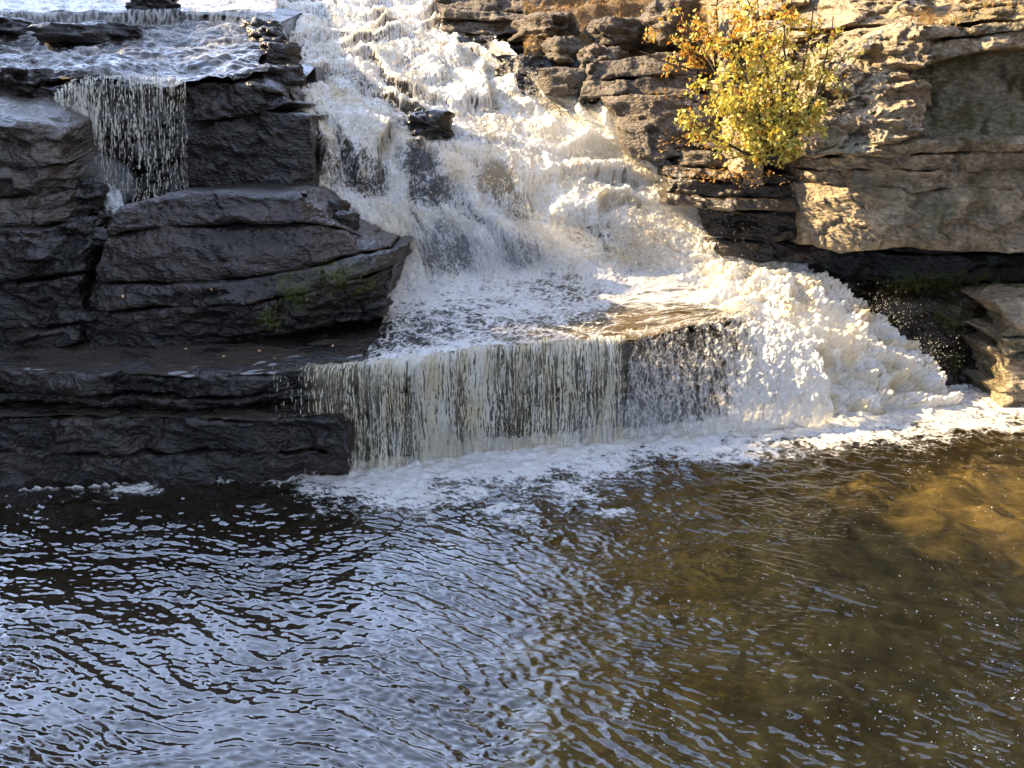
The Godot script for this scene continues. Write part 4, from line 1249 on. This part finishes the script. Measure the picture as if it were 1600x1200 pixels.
func spray() -> void:
	var all := []
	# drops thrown up all over the steep water
	for k in 15000:
		var i := rng.randf() * (flow.size() - 1)
		var s := rng.randf_range(0.5, 10.6)
		var a := smooth_along(flow[int(i)], s)
		var b := smooth_along(flow[mini(int(i) + 1, flow.size() - 1)], s)
		var p := a.lerp(b, i - int(i))
		if calm(p) > 0.6 and rng.randf() < 0.85:
			continue
		p += Vector3(rng.randfn() * 0.04, absf(rng.randfn()) * 0.13 + 0.02, rng.randfn() * 0.05)
		all.append(drop_at(p, 0.004 + 0.012 * pow(rng.randf(), 2.5)))
	# bursts
	for bst in [[1130, 345, 14.0, 0.55, 350], [1170, 360, 13.8, 0.35, 200], [1385, 490, 12.5, 0.55, 1100], [1450, 555, 12.2, 0.5, 900], [1300, 470, 12.8, 0.5, 400], [1240, 500, 12.4, 0.5, 400], [1350, 550, 12.0, 0.5, 500], [900, 195, 16.2, 0.6, 350], [950, 205, 15.7, 0.4, 250], [780, 110, 17.6, 0.6, 250], [965, 640, 10.5, 0.3, 700], [660, 690, 9.5, 0.25, 250], [150, 290, 12.3, 0.35, 500], [1220, 600, 11.4, 0.5, 500], [690, 330, 14.2, 0.6, 400], [560, 300, 13.9, 0.5, 400], [860, 420, 13.7, 0.8, 400]]:
		var c := at_depth(bst[0], bst[1], bst[2])
		for k in int(bst[4] * 0.6):
			var p: Vector3 = c + Vector3(rng.randfn(), rng.randfn() * 0.7, rng.randfn() * 0.5) * bst[3] * 0.55
			all.append(drop_at(p, 0.0025 + 0.009 * pow(rng.randf(), 3.0)))
	# drops loosened from the curtain
	for k in 700:
		var i := rng.randf_range(4.0, 9.0)
		if rng.randf() > smoothstep(4.0, 5.6, i) + 0.12:
			continue
		var a := along(lip, i)
		var t := sqrt(rng.randf())
		all.append(drop_at(Vector3(a.x + rng.randfn() * 0.02, 1.36 * (1.0 - t), a.z + 0.1 + 0.08 * t + absf(rng.randfn()) * 0.05), rng.randf_range(0.005, 0.012)))
	scatter("spray", "white drops of spray flying over the falls", all, drop_mesh(), M.drops)
	# fine mist hanging where the water breaks
	for m in [[720, 290, 14.5, Vector3(4.6, 1.6, 1.4), 0.13, "thin mist over the middle of the main cascade"], [1255, 535, 12.0, Vector3(2.0, 1.3, 1.4), 0.22, "mist over the rapids at the ledge's end"], [760, 385, 13.6, Vector3(4.2, 1.0, 1.6), 0.26, "mist at the foot of the main cascade"], [960, 655, 10.45, Vector3(2.4, 0.7, 0.7), 0.40, "mist where the curtain's right end meets the pool"], [660, 690, 9.6, Vector3(2.6, 0.5, 0.6), 0.35, "mist at the foot of the curtain's left half"], [940, 215, 15.7, Vector3(2.6, 1.0, 1.4), 0.30, "sunlit mist beside the square block"], [150, 285, 12.2, Vector3(1.2, 0.9, 0.7), 0.4, "mist at the small upper fall's foot"]]:
		var fogv := FogVolume.new()
		fogv.name = numbered("mist")
		fogv.shape = RenderingServer.FOG_VOLUME_SHAPE_ELLIPSOID
		fogv.size = m[3]
		var fm := FogMaterial.new()
		fm.albedo = Color(0.96, 0.96, 0.95)
		fm.density = m[4]
		fogv.material = fm
		add_child(fogv)
		fogv.position = at_depth(m[0], m[1], m[2])
		tag(fogv, m[5], "", "", "stuff")
	# threads of water thrown up by the steep water
	for kind in 3:
		var tv := PackedVector3Array()
		var ti := PackedInt32Array()
		var r := RandomNumberGenerator.new()
		r.seed = 900 + kind
		for j in 5:
			var o := Vector3(r.randfn(), r.randfn() * 0.4, r.randfn()) * 0.35
			var d := Vector3(r.randfn() * 0.7, r.randf_range(0.3, 1.0), r.randfn() * 0.7)
			tube(tv, ti, PackedVector3Array([o, o + d * 0.4, o + d * 0.75 + Vector3(r.randfn(), 0, r.randfn()) * 0.12, o + d * 0.95 - Vector3(0, 0.15, 0)]), 0.05, 0.012, 4)
		var tm := solid(tv, ti, PackedColorArray())
		var where := []
		for k in 3400:
			var i := pow(rng.randf(), 0.75) * (flow.size() - 1)
			var s := rng.randf_range(1.5, 10.8)
			var p := smooth_along(flow[int(i)], s).lerp(smooth_along(flow[mini(int(i) + 1, flow.size() - 1)], s), i - int(i))
			if calm(p) > 0.4:
				continue
			var sz := rng.randf_range(0.03, 0.085)
			p += Vector3(0, rng.randf_range(0.0, 0.12), rng.randf_range(0.0, 0.1))
			where.append([Transform3D(Basis(Vector3.UP, rng.randf() * TAU).scaled(Vector3(sz, sz * rng.randf_range(0.6, 1.6), sz)), p), lin(0.72, 0.70, 0.64).lerp(lin(0.60, 0.52, 0.36), rng.randf() * 0.8)])
		scatter("spray", ["fine white threads of spray leaping from the cascade", "short curled threads of spray over the cascade", "ragged threads of spray along the rapids"][kind], where, tm, M.drops)
	# flecks of foam drifting on the pool's right side
	var fl := []
	for k in 1500:
		var px := rng.randf_range(950, 1700)
		var py := rng.randf_range(690, 1190)
		var p := at_height(px, py, 0.0)
		var n := fbm.get_noise_2d(p.x * 0.8, p.z * 0.8) + 0.4 * fbm.get_noise_2d(p.x * 4.0, p.z * 4.0)
		if n < 0.12 - 0.25 * smoothstep(1200, 1600, px):
			continue
		p.y = ripple(p.x, p.z) + 0.002
		var s := rng.randf_range(0.004, 0.011) * (1.0 if rng.randf() < 0.93 else 2.0)
		fl.append([Transform3D(Basis(Vector3.UP, rng.randf() * TAU).scaled(Vector3(s * 1.3, s * 0.5, s)), p), lin(0.80, 0.77, 0.68)])
	scatter("foam", "small flecks of foam drifting on the pool's brown right side", fl, drop_mesh(), M.drops)

# ---------------------------------------------------------------- plants
func tube(v: PackedVector3Array, idx: PackedInt32Array, line: PackedVector3Array, r0: float, r1: float, sides := 6) -> void:
	var first := v.size()
	for k in line.size():
		var t := float(k) / (line.size() - 1)
		var dir := (line[mini(k + 1, line.size() - 1)] - line[maxi(k - 1, 0)]).normalized()
		var a := dir.cross(Vector3(0.3, 0.2, 1)).normalized()
		var b := dir.cross(a)
		var r := lerpf(r0, r1, t)
		for j in sides:
			var w := TAU * j / sides
			v.append(line[k] + (a * cos(w) + b * sin(w)) * r)
	for k in line.size() - 1:
		for j in sides:
			var p := first + k * sides + j
			var q := first + k * sides + (j + 1) % sides
			idx.append_array([p, q, p + sides, q, q + sides, p + sides])

# one leaf: two bent halves along `dir`
func leaf(v: PackedVector3Array, idx: PackedInt32Array, c: PackedColorArray, at: Vector3, dir: Vector3, side: Vector3, size: float, col: Color) -> void:
	var up := dir.cross(side).normalized()
	var f := v.size()
	var w := side * size * 0.34
	var mid := at + dir * size * 0.45
	v.append_array([at, mid + w + up * size * 0.1, at + dir * size - up * size * 0.12, mid - w + up * size * 0.1, mid - up * size * 0.02])
	for k in 5:
		c.append(col)
	idx.append_array([f, f + 1, f + 4, f + 1, f + 2, f + 4, f + 2, f + 3, f + 4, f + 3, f, f + 4])

func leaf_color(r: RandomNumberGenerator, orange: float) -> Color:
	var t := r.randf()
	if t < orange:
		return lin(0.60, 0.25, 0.04).lerp(lin(0.70, 0.40, 0.06), r.randf())
	return lin(0.76, 0.60, 0.15).lerp(lin(0.52, 0.52, 0.13), pow(r.randf(), 1.1))

func bend(a: Vector3, b: Vector3, r: RandomNumberGenerator, sway: float, n := 7) -> PackedVector3Array:
	var o := PackedVector3Array()
	var off := Vector3(r.randfn(), r.randfn() * 0.5, r.randfn()) * sway
	for k in n:
		var t := float(k) / (n - 1)
		o.append(a.lerp(b, t) + off * sin(t * PI) + Vector3(r.randfn(), r.randfn(), r.randfn()) * sway * 0.08)
	return o

func shrub(called: String, label: String, category: String, root_at: Vector3, tips: Array, leaves_each: int, size: float, orange: Callable, sd: int, stem_r := 0.03) -> Node3D:
	var root := base(called, root_at)
	tag(root, label, category)
	var r := RandomNumberGenerator.new()
	r.seed = sd
	for tip in tips:
		var v := PackedVector3Array()
		var idx := PackedInt32Array()
		var lv := PackedVector3Array()
		var li := PackedInt32Array()
		var lc := PackedColorArray()
		var end: Vector3 = tip[0] - root_at
		var line := bend(Vector3.ZERO, end, r, end.length() * 0.08, 9)
		tube(v, idx, line, stem_r * tip[2], stem_r * 0.22)
		var twigs := int(7 * tip[1])
		for k in twigs:
			var t := r.randf_range(0.25, 1.0)
			var s := smooth_along(line, t * 8.0)
			var reach: Vector3 = (Vector3(r.randfn(), r.randfn() * 0.7 - 0.15, r.randfn() * 0.7)).normalized() * r.randf_range(0.2, 0.6) * end.length() * 0.36
			var tw := bend(s, s + reach, r, 0.05, 6)
			tube(v, idx, tw, stem_r * 0.25, stem_r * 0.08, 4)
			for m in leaves_each:
				var q := smooth_along(tw, r.randf_range(0.15, 1.0) * 5.0) + Vector3(r.randfn(), r.randfn(), r.randfn()) * 0.045
				var dir := (Vector3(r.randfn() * 0.6, -0.5 + r.randfn() * 0.5, r.randfn() * 0.6)).normalized()
				var side := dir.cross(Vector3(r.randfn(), r.randfn(), r.randfn())).normalized()
				leaf(lv, li, lc, q, dir, side, size * r.randf_range(0.6, 1.25), leaf_color(r, orange.call(q + root_at)))
		var br := put("branch", solid(v, idx, PackedColorArray()), M.bark, root)
		if lv.size():
			put("leaves", solid(lv, li, lc, Vector3.UP), M.leaf, br)
	return root

func plants() -> void:
	var orange := func(p: Vector3) -> float: return clampf(0.12 + (p.y - 5.2) * 0.4, 0.08, 0.75)
	var tips := []
	for a in [[1150, -35, 13.6, 0.9], [1215, -45, 13.4, 0.9], [1275, -35, 13.2, 0.8], [1325, 75, 12.9, 0.6], [1068, 168, 13.4, 1.2], [1080, 120, 13.4, 1.2], [1100, 200, 13.2, 0.9], [1095, 70, 13.4, 1.2], [1120, 145, 13.0, 1.5], [1130, 30, 13.4, 1.4], [1150, 95, 13.0, 1.6], [1160, 170, 12.8, 1.6], [1180, -10, 13.3, 1.4], [1190, 120, 12.7, 1.7], [1200, 50, 12.9, 1.6], [1235, 140, 12.6, 1.7], [1240, -5, 13.0, 1.3], [1255, 85, 12.7, 1.5], [1280, 165, 12.5, 1.1], [1295, 110, 12.6, 1.0], [1300, 30, 12.8, 1.0], [1215, 195, 12.5, 1.5], [1250, 220, 12.4, 0.9], [1175, 220, 12.7, 0.9]]:
		tips.append([at_depth(a[0], a[1], a[2]), a[3] * 1.9, 1.0])
	shrub("shrub", "yellow and orange autumn shrub hanging from the cliff over the rapids", "shrub", at_depth(1214, 256, 12.75), tips, 17, 0.085, orange, 5)
	var t2 := []
	for a in [[1000, 30, 15.6, 1.0], [1040, -10, 15.6, 1.0], [1090, 20, 15.2, 1.2], [1120, -30, 15.2, 1.0], [1060, 60, 15.2, 1.0], [1160, 10, 14.8, 1.2], [1000, 80, 15.4, 0.7], [1200, -20, 14.6, 1.0]]:
		t2.append([at_depth(a[0], a[1], a[2]), a[3], 1.0])
	shrub("shrub", "sparse orange sapling above the square block at the photo's top edge", "shrub", at_depth(1120, 110, 15.3), t2, 20, 0.075, func(p: Vector3) -> float: return 0.6, 9, 0.035)
	var jut := [[850, 44, 18.9, Vector3(1.5, 0.5, 0.8), "weathered rock at the dry slope's left end"], [965, 55, 18.2, Vector3(1.1, 0.6, 0.8), "flat grey rock low on the dry slope"], [880, 80, 18.0, Vector3(0.9, 0.5, 0.7), "brown rock at the dry slope's foot, beside the side trickle"], [1045, 40, 17.8, Vector3(1.3, 0.9, 0.9), "large pale rock on the dry slope behind the sapling"], [940, 95, 17.4, Vector3(1.2, 0.5, 0.8), "rock where the dry slope meets the layered brown rock"]]
	for s in jut:
		var sd: float = s[0] * 0.019
		var o := put("boulder", boulder_mesh(s[3], sd, func(p: Vector3, b: float) -> Color: return bank_tone(p + Vector3(sd, 0, sd), b), 0.05), M.rock_dry)
		o.position = at_depth(s[0], s[1], s[2])
		o.rotation.y = sd * 5.0
		tag(o, s[4], "boulder")
	# fallen leaves on the right bank
	var lv := PackedVector3Array()
	var li := PackedInt32Array()
	var lc := PackedColorArray()
	leaf(lv, li, lc, Vector3(0, 0, -0.5), Vector3(0, 0, 1), Vector3(1, 0, 0), 1.0, Color.WHITE)
	var lm := solid(lv, li, lc, Vector3.UP)
	var fallen := []
	var on_bank: PackedVector3Array = bank_mesh.surface_get_arrays(0)[Mesh.ARRAY_VERTEX]
	for k in 4200:
		var p := on_bank[rng.randi() % on_bank.size()]
		fallen.append(litter_leaf(p + Vector3(rng.randfn() * 0.03, 0.02 + rng.randf() * 0.05, 0.03)))
	# dry grass
	var gv := PackedVector3Array()
	var gi := PackedInt32Array()
	for k in 9:
		var a := k * 0.7
		var lean := Vector3(cos(a), 0, sin(a)) * (0.25 + 0.06 * (k % 4))
		tube(gv, gi, PackedVector3Array([lean * 0.1, lean * 0.3 + Vector3(0, 0.55, 0), lean * 1.9 + Vector3(0, 0.8, 0)]), 0.012, 0.002, 3)
	var tuft := solid(gv, gi, PackedColorArray())
	var grass := []
	for k in 900:
		var p := on_bank[rng.randi() % on_bank.size()]
		grass.append([Transform3D(Basis(Vector3.UP, rng.randf() * TAU).scaled(Vector3.ONE * rng.randf_range(0.12, 0.32)), p), lin(0.46, 0.34, 0.16).lerp(lin(0.34, 0.20, 0.10), rng.randf())])
	for g in [[1468, 38, 12.9, 0.22, 45], [1590, 10, 13.1, 0.3, 25], [1180, 175, 13.8, 0.3, 20]]:
		var q := at_depth(g[0], g[1], g[2])
		for k in g[4]:
			grass.append([Transform3D(Basis(Vector3.UP, rng.randf() * TAU).scaled(Vector3.ONE * rng.randf_range(0.10, 0.24)), q + Vector3(rng.randfn() * g[3], rng.randfn() * 0.06, rng.randfn() * 0.16)), lin(0.56, 0.44, 0.16).lerp(lin(0.50, 0.28, 0.10), rng.randf())])
	var moss := []
	for g in [[1430, 440, 12.95, 0.35, 260], [1520, 430, 13.0, 0.4, 160], [1495, 500, 12.7, 0.22, 110], [455, 450, 10.62, 0.16, 130], [425, 500, 10.5, 0.10, 60], [520, 428, 10.95, 0.2, 90]]:
		var q := at_depth(g[0], g[1], g[2])
		for k in g[4]:
			moss.append([Transform3D(Basis(Vector3.RIGHT, PI * 0.75) * Basis(Vector3.UP, rng.randf() * TAU).scaled(Vector3.ONE * rng.randf_range(0.04, 0.10)), q + Vector3(rng.randfn() * g[3], rng.randfn() * 0.10, rng.randfn() * 0.04)), lin(0.10, 0.14, 0.02).lerp(lin(0.17, 0.18, 0.04), rng.randf())])
	scatter("moss", "green moss hanging on the great boulder and under the cliff", moss, tuft, M.leaf)
	scatter("dry_grass", "tan dry grass on the slope above the right bank", grass, tuft, M.leaf)
	for st in [[1110, 222, 14.4, 0.5, 160], [1130, 272, 13.7, 0.45, 190], [1180, 276, 13.5, 0.35, 70], [1030, 150, 15.0, 0.5, 60]]:
		var q := at_depth(st[0], st[1], st[2])
		for k in st[4]:
			fallen.append(litter_leaf(q + Vector3(rng.randfn() * st[3], rng.randfn() * 0.07, rng.randfn() * 0.25)))
	scatter("leaf_litter", "orange and brown fallen leaves on the right bank's steps and slope", fallen, lm, M.leaf)
	# single leaves on the dark ledges
	var singles := [[480, 468, 10.6, "pale leaf stuck on the great boulder beside the moss"], [330, 452, 10.4, "small pale leaf on the great boulder's wet middle"], [302, 500, 10.3, "orange leaf low on the great boulder's face"], [192, 463, 10.4, "reddish leaf on the great boulder's dark left end"], [425, 465, 10.55, "cream leaf right of the boulder's bluish wet patch"], [415, 420, 10.75, "tan leaf in the seam between the boulder's halves"]]
	for s in singles:
		var o := put("fallen_leaf", lm, M.leaf_tan if M.has("leaf_tan") else tan_leaf())
		o.position = at_depth(s[0], s[1], s[2] - 0.06)
		o.scale = Vector3.ONE * 0.055
		o.rotation = Vector3(0.9, s[0] * 0.1, 0.2)
		tag(o, s[3], "leaf")
	var on_ledge := [[350, 556], [405, 548], [430, 560], [470, 552], [398, 570], [520, 540], [290, 545], [510, 525]]
	for k in on_ledge.size():
		var o := put("fallen_leaf", lm, tan_leaf())
		o.position = at_height(on_ledge[k][0], on_ledge[k][1], 1.42)
		o.scale = Vector3.ONE * 0.06
		o.rotation = Vector3(0.15, k * 1.3, 0.1)
		tag(o, "fallen leaf lying on the long black ledge's wet top", "leaf", "leaves on the long ledge")
	trees()

func tan_leaf() -> StandardMaterial3D:
	if not M.has("leaf_tan"):
		var m := StandardMaterial3D.new()
		m.albedo_color = Color(0.78, 0.60, 0.42)
		m.roughness = 0.6
		M.leaf_tan = m
	return M.leaf_tan

func litter_leaf(p: Vector3) -> Array:
	var b := Basis(Vector3.UP, rng.randf() * TAU) * Basis(Vector3.RIGHT, rng.randfn() * 0.5)
	return [Transform3D(b.scaled(Vector3.ONE * rng.randf_range(0.05, 0.09)), p), lin(0.40, 0.17, 0.045).lerp(lin(0.50, 0.33, 0.12), rng.randf())]

# the wood on the rims: it shades the gorge and is mirrored in the pool
func tree_node(sd: int, high: float, wide: float) -> Node3D:
	var root := base("tree")
	var r := RandomNumberGenerator.new()
	r.seed = sd
	var v := PackedVector3Array()
	var idx := PackedInt32Array()
	var top := Vector3(r.randfn() * 0.4, high, r.randfn() * 0.4)
	var line := bend(Vector3(0, -1, 0), top, r, 0.3, 10)
	tube(v, idx, line, high * 0.022, 0.03, 8)
	var lv := PackedVector3Array()
	var li := PackedInt32Array()
	var lc := PackedColorArray()
	for k in 34:
		var t := r.randf_range(0.28, 1.0)
		var s := smooth_along(line, t * 9.0)
		var a := r.randf() * TAU
		var len := wide * (1.15 - t) * r.randf_range(0.6, 1.1)
		var e := s + Vector3(cos(a) * len, len * r.randf_range(0.1, 0.5), sin(a) * len)
		tube(v, idx, bend(s, e, r, 0.2, 5), 0.06, 0.015, 5)
		for m in 85:
			var q := s.lerp(e, r.randf_range(0.25, 1.05)) + Vector3(r.randfn(), r.randfn() * 0.7, r.randfn()) * 0.42
			var dir := Vector3(r.randfn(), r.randfn() - 0.3, r.randfn()).normalized()
			leaf(lv, li, lc, q, dir, dir.cross(Vector3(r.randfn(), r.randfn(), r.randfn())).normalized(), r.randf_range(0.2, 0.42), lin(0.10, 0.11, 0.03).lerp(lin(0.30, 0.17, 0.04), r.randf()))
	put("trunk", solid(v, idx, PackedColorArray()), M.bark, root)
	put("crown", solid(lv, li, lc, Vector3.UP), M.leaf, root)
	return root

func trees() -> void:
	var kinds := [tree_node(301, 10.5, 3.6), tree_node(302, 12.0, 3.8)]
	# along the sunward rim: a = metres across the sunlight, s = metres towards the sun
	var spots := []
	for k in 8:
		var a := -4.5 + k * 2.05
		spots.append([Vector3(a * 0.265 - 28.0 * 0.964, 0, -a * 0.964 - 28.0 * 0.265), 19.3 + sin(k * 2.3) * 0.4])
	for a in [11.8, 13.6]:
		spots.append([Vector3(a * 0.265 - 28.0 * 0.964, 0, -a * 0.964 - 28.0 * 0.265), 17.6])
	for k in 7:
		var a := -4.0 + k * 2.05
		spots.append([Vector3(a * 0.265 - 32.0 * 0.964, 0, -a * 0.964 - 32.0 * 0.265), 22.0 + sin(k * 1.7) * 0.4])
	# right rim, above the cliff
	for q in [[6.5, -20.5, 24.0], [9.0, -17.8, 23.0], [11.5, -15.5, 24.0], [4.5, -25.0, 26.0], [11.0, -20.0, 27.0], [14.0, -16.0, 25.0], [14.5, -12.0, 26.0], [9.0, -25.0, 24.0], [5.0, -29.0, 23.0], [13.5, -24.0, 27.0], [9.0, -31.0, 27.0], [15.0, -8.0, 27.0], [15.5, -3.5, 27.0], [19.0, -18.0, 28.0], [19.5, -10.0, 29.0], [19.5, -4.0, 29.0]]:
		spots.append([Vector3(q[0], 0, q[1]), q[2]])
	# the near bank, behind the viewpoint, and the left bank
	for q in [[-14.5, -1.0, 25.0], [-15.0, 4.0, 26.0], [-10.0, 8.0, 27.0], [-5.0, 9.0, 28.0], [0.5, 8.5, 27.0], [5.5, 9.0, 28.0], [10.5, 8.0, 27.0], [14.5, 3.0, 27.0], [-16.0, -6.5, 24.0], [-12.0, 12.0, 30.0], [-7.0, 13.5, 31.0], [-1.5, 13.5, 31.0], [4.0, 13.5, 31.0], [9.0, 13.0, 31.0], [14.5, 9.0, 30.0], [-19.5, 0.0, 28.0]]:
		spots.append([Vector3(q[0], 0, q[1]), q[2]])
	for k in spots.size():
		var src: Node3D = kinds[k % 2]
		var o: Node3D = src
		if k >= 2:
			o = src.duplicate()
			o.name = numbered("tree")
			add_child(o)
		var p: Vector3 = spots[k][0]
		var high: float = 10.5 if k % 2 == 0 else 12.0
		var foot_y := ground_height(p.x, p.z)
		o.position = Vector3(p.x, foot_y, p.z)
		o.scale = Vector3(1, 1, 1) * ((spots[k][1] - foot_y) / high)
		o.rotation.y = k * 1.9
		tag(o, "autumn tree of the wood on the gorge rim, mirrored in the pool", "tree", "trees on the gorge rim")
